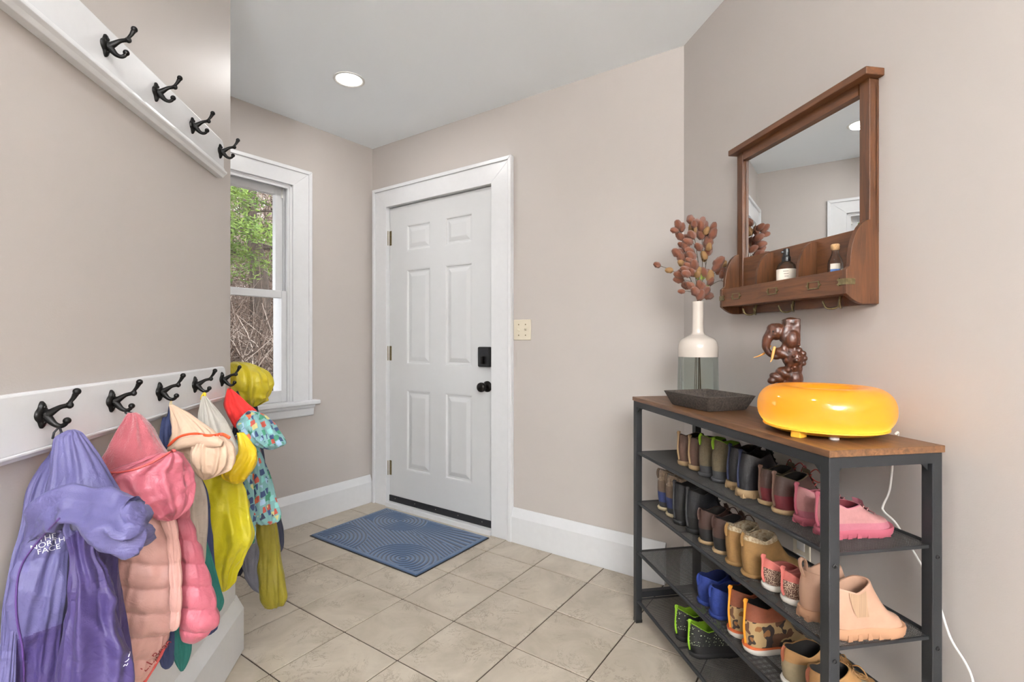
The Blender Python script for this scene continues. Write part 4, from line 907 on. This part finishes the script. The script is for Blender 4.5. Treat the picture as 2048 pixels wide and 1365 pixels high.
def cloth(name, secs, m, parent, Y, kd=.55, seed=1, amp=.007, f=13, an=.3, shear=0, quilt=None, wall=True, n=104, split=None, kf=1.7, fz=3.5, tw=2.0, dr=1.0):
    """sections (row, left, right) measured at distance Y, lofted round and creased into folds"""
    base = parent.location
    k = max(3, int((secs[-1][0]-secs[0][0])/(len(secs)-1)/2.4))
    rows = crom(secs, k); R = []; info = []
    for py, xl, xr in rows:
        mid, hw = (xl+xr)/2, max(.5, (xr-xl)/2); phi = math.atan((mid-1024)/FPX); Yk = Y
        for _ in range(2):
            ctr = Vector(((mid-1024)/FPX*Yk, Yk, 0)); u = Vector((math.cos(phi), -math.sin(phi), 0)); v = Vector((-math.sin(phi), -math.cos(phi), 0))
            a = hw*Yk*math.cos(phi)/FPX
            yl = max(FL.l(ctr-u*a).y, FL.l(ctr-v*a*kd).y)
            if wall and yl > -.014 and _ == 0: Yk *= (.69-.014)/(.69+yl)
            else: break
        z = EYE-(py-HORIZON)/FPX*Yk; ring = []
        for i in range(n):
            t = 2*PI*i/n; nr = (u*math.cos(t)*kd + v*math.sin(t)); nr = (u*math.cos(t)/max(a, .01) + v*math.sin(t)/max(a*kd, .006)).normalized()
            p = ctr + u*a*math.cos(t) + v*a*kd*math.sin(t); p.z = z
            d = (amp*.75*folds(p, seed, f, max(an, .45), shear)+amp*1.5*dr*drape(t, z, p, seed, kf, fz, tw))*min(1, a/.03)
            if quilt:
                pt, qa, sl = quilt; s = (z + sl*math.cos(t)*a)/pt; d += qa*(abs(math.sin(PI*s))**.6-.6) + amp*.5*noise.noise(Vector((p.x*55, p.y*55, p.z*30)))
            p = p + nr*d*abs(math.cos(t)*.45 if abs(math.cos(t)) > .93 else 1)
            if wall:
                lim = -.024 if z > .945 else -.004; l = FL.l(p)
                if l.y > lim: p = p + FL.ey*(lim-l.y)
            ring.append(p-base)
        R.append(ring); info.append((py, xl, xr))
    bm = NB(); V = rings(bm, R)
    if split:
        fn, m2, nm2 = split; bm2 = NB(); kill = []
        for fc in bm.faces:
            c = fc.calc_center_median()+base; px = 1024+FPX*c.x/c.y; py = HORIZON+FPX*(EYE-c.z)/c.y
            if fn(px, py):
                vs = [bm2.verts.new(v.co) for v in fc.verts]; bm2.faces.new(vs); kill.append(fc)
        bmesh.ops.remove_doubles(bm2, verts=bm2.verts[:], dist=1e-5); bmesh.ops.delete(bm, geom=kill, context='FACES')
        obj(nm2, bm2, m2, parent, smooth=True)
    return obj(name, bm, m, parent, smooth=True)
def cast(objs, px, py, off=.002):
    o = Vector((0, 0, EYE)); d = Vector(((px-1024)/FPX, 1, -(py-HORIZON)/FPX)).normalized(); best = None
    for ob in objs:
        T_ = ob.get('_bvh') if False else BVHTree.FromPolygons([v.co for v in ob.data.vertices], [tuple(p.vertices) for p in ob.data.polygons])
        b = ob.parent.location; h = T_.ray_cast(o-b, d)
        if h[0] is not None and (best is None or h[3] < best[1]): best = (h[0]+b, h[3])
    return best[0]-d*off if best else None
def strip(name, pts, r, m, parent, objs, Y, off=.0, flat=.6):
    P = []
    for px, py in crom(pts, 6):
        q = cast(objs, px, py, off); P.append(q if q is not None else pix(px, py, Y))
    P = [(P[max(i-1, 0)]+P[i]*2+P[min(i+1, len(P)-1)])/4 for i in range(len(P))]
    bm = NB(); tube(bm, [p-parent.location for p in P], r, 8, flat=flat); return obj(name, bm, m, parent, smooth=True)
def roll(name, pts, m, parent, Y, seed, amp=.006, f=24, n=40):
    """thick gathered roll of cloth along a path: (px, py, radius px)"""
    path = crom(pts, 9); P = [pix(p[0], p[1], Y) for p in path]; R = []; b = parent.location
    for i, p in enumerate(P):
        t = (P[min(i+1, len(P)-1)]-P[max(i-1, 0)]).normalized(); v = Vector((-p.x, -p.y, 0)).normalized(); u = t.cross(v).normalized(); v = u.cross(t)
        r = max(1, path[i][2])*Y/FPX*.86; ring = []
        for k in range(n):
            a = 2*PI*k/n; d = u*math.cos(a)+v*math.sin(a)*.9; q = p+d*r
            q = q + d*min(1, r/.02)*(amp*.6*folds(q, seed, f, .9, .2)+amp*1.1*drape(a, i/len(P)*.7, q, seed, 1.2, 1.6, 1.2))
            l = FL.l(q)
            if l.y > -.006: q += FL.ey*(-.006-l.y)
            ring.append(q-b)
        R.append(ring)
    bm = NB(); rings(bm, R); return obj(name, bm, m, parent, smooth=True)
def hookpt(k): return FL.w(1.017+.2*k, -RT-.029, .991)
def loop(k, px, py, Y, m, parent, r=.0016, w=.006):
    h = hookpt(k)+Vector((0, 0, .003)); e = pix(px, py, Y); b = parent.location
    for s in (-1, 1):
        bm = NB(); q = e+Vector((s*w, 0, 0)); tube(bm, [h-b, (h.lerp(q, .5)+Vector((s*w*.6, 0, 0)))-b, q-b], r, 6); obj('hanging_loop', bm, m, parent, smooth=True)
def print_on(name, body, px, py, size, ang, m, parent, objs, Y, curve=True):
    """embroidered lettering laid onto the cloth"""
    me = textmesh(name, body, size, m, parent); c = cast(objs, px, py) or pix(px, py, Y); b = parent.location
    phi = math.atan((px-1024)/FPX); u = Vector((math.cos(phi), -math.sin(phi), 0)); v = Vector((0, 0, 1)); ca, sa = math.cos(ang), math.sin(ang)
    ux, vx = u*ca+v*sa, v*ca-u*sa
    trees = [(BVHTree.FromPolygons([q.co for q in ob.data.vertices], [tuple(p.vertices) for p in ob.data.polygons])) for ob in objs]
    o = Vector((0, 0, EYE))
    for q in me.vertices:
        w = c+ux*q.co.x+vx*q.co.y; d = (w-o).normalized(); best = None
        for T_ in trees:
            h = T_.ray_cast(o-b, d)
            if h[0] is not None and (best is None or h[3] < best[1]): best = (h[0]+b, h[3])
        q.co = ((best[0] if best and abs(best[1]-(w-o).length) < .04 else w)-d*(.0012+q.co.z))-b
    o_ = bpy.data.objects.new(name, me); C.objects.link(o_); o_.parent = parent; return o_
def jacket(label, k, Y=None):
    loc = hookpt(k) if k is not None else Vector((-1.03, 1.96, .99))
    return thing('jacket', label, 'jacket', loc, 0, 'jackets on the coat hooks')
# ---- lavender and purple rain jacket
J = jacket('lavender and purple rain jacket with hood on the nearest hook', 0)
cloth('back_panel', [(876,104,116),(905,99,122),(930,80,122),(975,56,112),(1046,42,98),(1123,22,64),(1207,7,42),(1278,2,34),(1365,-6,30),(1440,-12,26)], 'lavender', J, .95, .5, 1, .006)
cloth('side_panel', [(1060,150,238),(1104,150,236),(1183,150,240),(1254,150,252),(1283,150,256),(1347,150,266),(1420,150,262)], 'purple', J, .93, .5, 2, .006)
lp = cloth('front_panel', [(1025,84,150),(1075,48,150),(1123,26,148),(1180,16,147),(1230,16,145),(1290,26,138),(1365,30,136),(1440,28,136)], 'lavender', J, .86, .45, 3, .005, 20, .7, split=(lambda px, py: py > 1283-(px-28)*.36, 'purple', 'lower_front_panel'))
lp2 = [o for o in J.children if o.name.startswith('lower_front')][0]
sl = cloth('sleeve', [(1015,140,186),(1054,130,190),(1111,141,192),(1147,143,214),(1195,143,222),(1240,136,232),(1290,128,250),(1340,121,264),(1400,124,262),(1440,130,255)], 'purple', J, .855, .7, 4, .011, 11, .25, .5, split=(lambda px, py: py < 1072-(px-143)*.75, 'lavender', 'shoulder'))
hd = cloth('hood', [(860,136,150),(866,122,162),(875,110,170),(900,106,188),(930,104,207),(960,100,223),(990,96,240),(1020,98,250),(1050,105,240)], 'lavender', J, .89, .6, 5, .007, 10, .25, .4)
rl = roll('rolled_hood_edge', [(52,1088,5),(72,1062,14),(98,1032,26),(135,1012,27),(185,1022,34),(232,1042,48),(262,1052,50),(282,1050,38),(292,1048,18)], 'lavender', J, .835, 6, .019, 11)
strip('zipper', [(120,1036),(92,1066),(66,1096),(46,1126),(36,1156),(32,1200),(35,1245),(44,1290),(48,1340),(48,1400)], .0028, 'violet_trim', J, [lp, lp2, rl], .83, .001)
loop(0, 112, 878, .88, 'loop_black', J, .002)
print_on('embroidered_logo', 'THE\nNORTH\nFACE', 96, 1088, .0125, .1, 'thread_white', J, [lp, rl], .82)
for pts_ in ([(247,1334),(250,1330),(253,1332),(256,1327)], [(250,1325),(255,1322),(258,1318)], [(257,1315),(259,1309),(260,1304)]): strip('embroidered_mark', pts_, .0009, 'thread_white', J, [sl], .82, .0015)
# ---- pink puffer
J = jacket('pink quilted puffer jacket with fleece hood on the second hook', 1)
body = cloth('body', [(1018,262,345),(1060,240,355),(1110,234,358),(1160,236,361),(1210,238,362),(1250,240,356),(1280,243,342),(1310,245,328),(1340,248,310),(1375,250,288),(1392,255,270)], 'blush_shell', J, 1.07, .6, 11, .005, 16, .6, .3, (.052, .010, .35), dr=.5)
cloth('front_placket', [(1028,318,348),(1080,334,358),(1150,338,363),(1220,340,363),(1252,340,358),(1262,343,352)], 'blush_shell', J, 1.055, .5, 12, .003, 20, .6, 0, (.052, .004, .2))
slv = cloth('sleeve', [(1015,335,376),(1060,350,388),(1110,355,405),(1150,358,417),(1200,358,430),(1240,358,438),(1258,361,435),(1272,367,418),(1284,380,397)], 'pink_shell', J, 1.12, .75, 13, .003, 20, .6, 0, (.05, .009, .35), dr=.4)
fh = cloth('fleece_hood', [(826,256,272),(832,251,282),(845,244,293),(860,236,303),(885,222,320),(910,206,338),(930,198,347),(948,206,340)], 'fleece_pink', J, 1.085, .6, 14, .007, 14, .3, .5)
ho = cloth('hood_shell', [(905,318,352),(915,290,362),(930,240,374),(945,206,382),(970,222,389),(1000,258,387),(1020,292,378),(1033,315,364),(1041,333,352)], 'pink_shell', J, 1.05, .55, 15, .009, 22, 1.0, .2)
strip('hood_band', [(204,945),(235,946),(270,939),(305,925),(333,909),(349,901)], .004, 'red_trim', J, [ho, fh], 1.03, .001)
strip('hem_band', [(336,1282),(318,1318),(296,1354),(280,1380)], .0035, 'red_trim', J, [body], 1.04, .0)
loop(1, 262, 830, 1.085, 'loop_black', J, .0018)
print_on('hem_lettering', 'L.L.Bean', 313, 1312, .02, .8, 'thread_red', J, [body], 1.03)
# ---- navy, beige and teal jacket
J = jacket('beige and navy jacket with orange trimmed hood and teal hem on the third hook', 2)
cloth('back', [(813,334,342),(840,324,349),(870,319,352),(905,322,370),(950,340,398),(985,350,416),(1030,350,420),(1105,352,426),(1200,360,438),(1258,365,437),(1270,380,428),(1277,390,410)], 'navy_cloth', J, 1.32, .4, 21, .006)
cloth('teal_side', [(1085,400,414),(1140,405,431),(1180,412,441),(1205,416,448),(1220,425,444),(1226,431,438)], 'teal_cloth', J, 1.31, .5, 22, .003)
cloth('teal_hem', [(1240,335,372),(1290,342,384),(1320,350,379),(1336,357,372),(1343,361,367)], 'teal_cloth', J, 1.27, .5, 23, .004)
cloth('cuff', [(1255,312,350),(1300,316,352),(1328,322,348),(1338,330,340)], 'navy_cloth', J, 1.25, .6, 24, .004)
cloth('sleeve', [(915,366,388),(960,366,402),(1000,369,413),(1050,379,415),(1100,391,412),(1125,398,410),(1131,402,406)], 'stone_cloth', J, 1.27, .6, 25, .005)
bh = cloth('hood', [(810,338,346),(817,340,358),(828,342,376),(845,345,400),(865,345,426),(885,340,440),(905,337,438),(916,350,420)], 'beige_cloth', J, 1.28, .55, 26, .007, 18, .4, .6)
br = cloth('hood_brim', [(870,415,442),(878,400,453),(890,386,464),(910,382,472),(930,386,469),(945,394,456),(955,402,430),(960,406,416)], 'beige_cloth', J, 1.24, .6, 27, .006, 24, .5, .3)
rl = roll('brim_fold', [(334,903,3),(345,898,8),(368,888,11),(400,882,12),(430,884,12),(445,888,6)], 'beige_cloth', J, 1.22, 28, .004, 30, 24)
strip('hood_piping', [(337,893),(350,880),(368,871),(392,868),(412,872),(428,872),(445,869),(460,877)], .0042, 'orange_trim', J, [rl, br, bh], 1.2, .001)
loop(2, 341, 812, 1.28, 'loop_tan', J, .0012, .002)
# ---- yellow raincoat
J = jacket('bright yellow raincoat with pale grey hood lining on the fourth hook', 3)
cloth('body', [(935,395,468),(960,400,482),(1000,407,492),(1040,411,500),(1080,414,508),(1110,416,493),(1140,422,476),(1165,430,469),(1178,437,460),(1184,443,450)], 'yellow_shell', J, 1.5, .6, 31, .011, 16, .22)
cl = cloth('hood_collar', [(866,474,487),(885,477,503),(905,476,515),(920,465,516),(940,442,511),(955,446,499),(966,464,488)], 'yellow_deep', J, 1.44, .6, 32, .008, 26, .8, .4)
cloth('hood_lining', [(793,404,412),(800,402,418),(812,400,427),(835,397,445),(860,398,462),(890,405,475),(915,425,488),(930,440,494),(940,455,486)], 'lining_grey', J, 1.47, .55, 33, .008, 15, .35, .7)
loop(3, 405, 800, 1.48, 'loop_yellow', J, .003, .004)
# ---- patchwork jacket
J = jacket('patchwork print jacket with red hood lining on the last hook', 4)
cloth('body', [(870,470,512),(920,480,526),(960,484,542),(1000,488,553),(1028,497,562),(1040,510,560),(1047,522,552)], 'patchwork', J, 1.72, .6, 41, .006, 20, .3)
cloth('front_edge', [(950,478,504),(1000,486,509),(1060,499,512),(1088,505,509)], 'patchwork', J, 1.66, .5, 42, .003)
cloth('hood_lining', [(777,455,461),(784,453,469),(795,451,481),(810,449,497),(825,454,513),(842,463,506),(855,470,490)], 'red_lining', J, 1.69, .55, 43, .006, 18, .4, .5)
cloth('hood_brim', [(822,496,506),(830,486,526),(845,475,545),(860,479,556),(875,494,566),(888,512,571),(896,530,556),(900,538,546)], 'patchwork', J, 1.65, .55, 44, .007, 22, .6, .4)
loop(4, 458, 780, 1.69, 'loop_red', J, .0014, .002)
# ---- mustard jacket round the corner
J = jacket('mustard yellow and navy jacket with hood, hanging round the wall corner', None)
kw = dict(wall=False)
cloth('hood', [(724,466,482),(730,455,505),(742,448,530),(758,448,543),(775,452,546),(792,464,540),(805,482,528),(814,498,512)], 'mustard_shell', J, 1.97, .7, 51, .014, 18, .8, .4, **kw)
cloth('body', [(805,490,512),(850,468,520),(920,462,528),(1000,462,535),(1060,472,540),(1100,482,530),(1115,490,520)], 'dark_navy', J, 2.0, .7, 52, .008, **kw)
cloth('navy_sleeve', [(1010,532,556),(1040,532,562),(1070,536,568),(1095,546,568),(1106,553,562)], 'dark_navy', J, 2.0, .7, 53, .004, **kw)
cloth('olive_sleeve', [(1000,508,540),(1060,508,555),(1120,514,562),(1180,520,573),(1198,522,576),(1211,530,570)], 'olive_shell', J, 1.96, .7, 54, .005, **kw)
cloth('grey_lining', [(1050,482,512),(1100,478,528),(1140,487,530),(1170,500,533),(1187,520,534)], 'slate_cloth', J, 1.94, .6, 55, .005, **kw)
cloth('hem', [(1112,466,484),(1140,468,487),(1152,472,482)], 'dark_navy', J, 2.02, .6, 56, .002, **kw)
bm = NB(); b0 = J.location; tube(bm, crom([tuple(pix(470, 765, 1.93)-b0), tuple(pix(475, 785, 1.91)-b0), tuple(pix(482, 800, 1.91)-b0)], 5), .004, 6); obj('hanging_loop', bm, 'dark_navy', J)
# ================================================================== outdoors beyond the window
random.seed(11)
mat('leaf_litter', (150, 118, 90), .95, c2=(88, 68, 54), vs=5, bump=.6, bs=20)
mat('bark', (92, 78, 68), .95, c2=(52, 44, 38), vs=9, bump=1, bs=30, stretch=(4, 4, 1)); mat('twig', (126, 104, 90), .9, c2=(70, 56, 48), vs=3); mat('twig_pale', (176, 160, 148), .9, var=.2, vs=3)
mat('needle', (124, 146, 56), .8, c2=(70, 98, 40), vs=4); mat('shrub_leaf', (92, 112, 66), .85, c2=(60, 76, 48), vs=5)
OD = Vector((-.466, .885, 0)); OS = Vector((.885, .466, 0)); O0 = Vector((-1.56, 2.78, 0))      # out through the window, sideways
def od(a, s, z): return O0+OD*a+OS*s+Vector((0, 0, z))
def gz(a, s): return -.35+max(0, a-4)*.12+.15*noise.noise(Vector((a*.5, s*.5, 0)))
bm = NB(); nx, ny = 30, 24
V = [[bm.verts.new(od(.9+34*i/nx, -16+32*k/ny, gz(.9+34*i/nx, -16+32*k/ny))) for k in range(ny+1)] for i in range(nx+1)]
for i in range(nx):
    for k in range(ny): bm.faces.new((V[i][k], V[i+1][k], V[i+1][k+1], V[i][k+1]))
gr = struct('ground_outside', bm, 'leaf_litter', smooth=True); gr.name = 'floor_outdoor'
def twigs(n, a0, a1, hmax, r0, m, seed, name, label, sw=4.5, lm=1.0, pw=2):
    rnd = random.Random(seed); vs, fs = [], []
    for _ in range(n):
        a = rnd.uniform(a0, a1); s = rnd.uniform(-sw, sw)*(.35+a/14); z = gz(a, s)+abs(rnd.uniform(-.1, 1))**pw*hmax*(.6+.4*noise.noise(Vector((a, s, 3))))
        p = od(a, s, z); d = Vector((rnd.gauss(0, 1), rnd.gauss(0, 1), rnd.gauss(.35, .8))).normalized(); L = rnd.uniform(.25, 1.1)*lm; r = r0*rnd.uniform(.5, 1.5)
        bend = Vector((rnd.gauss(0, .35), rnd.gauss(0, .35), rnd.gauss(0, .3))); u = d.orthogonal().normalized(); w = d.cross(u); b = len(vs)
        for i in range(4):
            t = i/3; q = p+d*L*t+bend*L*t*t; rr2 = r*(1-.7*t)
            for k in range(3): A = 2*PI*k/3; vs.append(q+u*rr2*math.cos(A)+w*rr2*math.sin(A))
        for i in range(3):
            for k in range(3): fs.append((b+i*3+k, b+i*3+(k+1) % 3, b+i*3+3+(k+1) % 3, b+i*3+3+k))
    me = bpy.data.meshes.new(name); me.from_pydata([tuple(v) for v in vs], [], fs); me.materials.append(MATS[m])
    o = bpy.data.objects.new(name, me); C.objects.link(o); o['kind'] = 'stuff'; tag(o, label, 'brush'); return o
twigs(13000, 2.6, 9.5, 2.3, .009, 'twig', 3, 'brush_twigs', 'dense tangle of brown bare twigs outside the window')
twigs(6000, 2.4, 8.0, 2.1, .007, 'twig_pale', 4, 'pale_brush_twigs', 'paler grey twigs mixed through the brush outside the window')
twigs(9000, 8, 16, 5.5, .012, 'twig', 5, 'far_brush', 'thin bare saplings rising behind the brush outside', 4)
twigs(7000, 13, 24, 10, .022, 'twig_pale', 6, 'far_woods', 'pale bare branches of the distant woods outside', 2.6, 2.2, 1)
def tree(label, a, s, h, r, seed, green=0, glo=.45, ghi=1.0, spread=2.2, nb=26, mm='needle', blen=1.0):
    rnd = random.Random(seed); base = od(a, s, gz(a, s)-.1); t = thing('tree', label, 'tree', base, 0, 'trees outside the window')
    P = [(rnd.gauss(0, .06)*i, rnd.gauss(0, .06)*i, h*i/7) for i in range(8)]; pp = crom(P, 4); bm = NB(); tube(bm, pp, [r*(1-.75*i/len(pp)) for i in range(len(pp))], 12); obj('trunk', bm, 'bark', t, smooth=True)
    bm = NB(); gv_, gf = [], []
    for k in range(nb):
        q = Vector(pp[int(len(pp)*rnd.uniform(glo, ghi*.97))]); A = rnd.uniform(0, 2*PI); L = spread*blen*rnd.uniform(.5, 1)*(1.15-q.z/h*.7)
        d = Vector((math.cos(A), math.sin(A), rnd.uniform(-.1, .35))); br = crom([tuple(q), tuple(q+d*L*.5+Vector((0, 0, .05*L))), tuple(q+d*L+Vector((rnd.gauss(0, .2), rnd.gauss(0, .2), -.12*L)))], 5)
        tube(bm, br, [max(.004, r*.22*(1-.85*i/len(br))) for i in range(len(br))], 5)
        for j in range(4):
            b1 = Vector(br[rnd.randrange(3, len(br))]); tube(bm, [b1, b1+Vector((rnd.gauss(0, .3), rnd.gauss(0, .3), rnd.gauss(.05, .2)))*blen], [.008, .003], 4)
        if green:
            for j in range(green):
                b1 = Vector(br[rnd.randrange(2, len(br))])+Vector((rnd.gauss(0, .16), rnd.gauss(0, .16), rnd.gauss(.0, .07)))
                e = Vector((rnd.gauss(0, 1), rnd.gauss(0, 1), rnd.gauss(.3, .6))).normalized()*rnd.uniform(.06, .13); sd = e.orthogonal().normalized()*.012; n0 = len(gv_)
                gv_ += [tuple(b1-sd), tuple(b1+sd), tuple(b1+e)]; gf.append((n0, n0+1, n0+2))
    obj('branches', bm, 'bark', t)
    if green:
        me = bpy.data.meshes.new('foliage'); me.from_pydata(gv_, [], gf); me.materials.append(MATS[mm]); fo = obj('foliage', me, None, t); fo['kind'] = 'stuff'
tree('thick bare pine trunk right behind the brush outside the window', 7.4, .36, 9, .16, 1, 0, .3, spread=1.4)
tree('slim bare trunk standing between the pines outside', 9.5, .12, 9, .07, 2, 0, .3, spread=1.2)
tree('bright green pine with drooping boughs outside the window', 5.0, -.95, 5.2, .08, 3, 420, .5, .7, spread=2.2, nb=26)
tree('dark green evergreen in the woods at the left outside', 10.5, -2.2, 8, .14, 4, 90, .3, spread=2.4, nb=40, mm='shrub_leaf')
tree('tall bare hardwood at the right outside the window', 8.5, 2.2, 10, .15, 5, 0, .25, spread=2.2, nb=34)
tree('distant green pine seen past the bare trunks', 15, .9, 9, .16, 6, 80, .2, spread=2.8, nb=40, mm='shrub_leaf')
tree('bare crooked tree left of the pines outside', 8.2, -.9, 8, .06, 7, 0, .3, spread=1.6, nb=40)
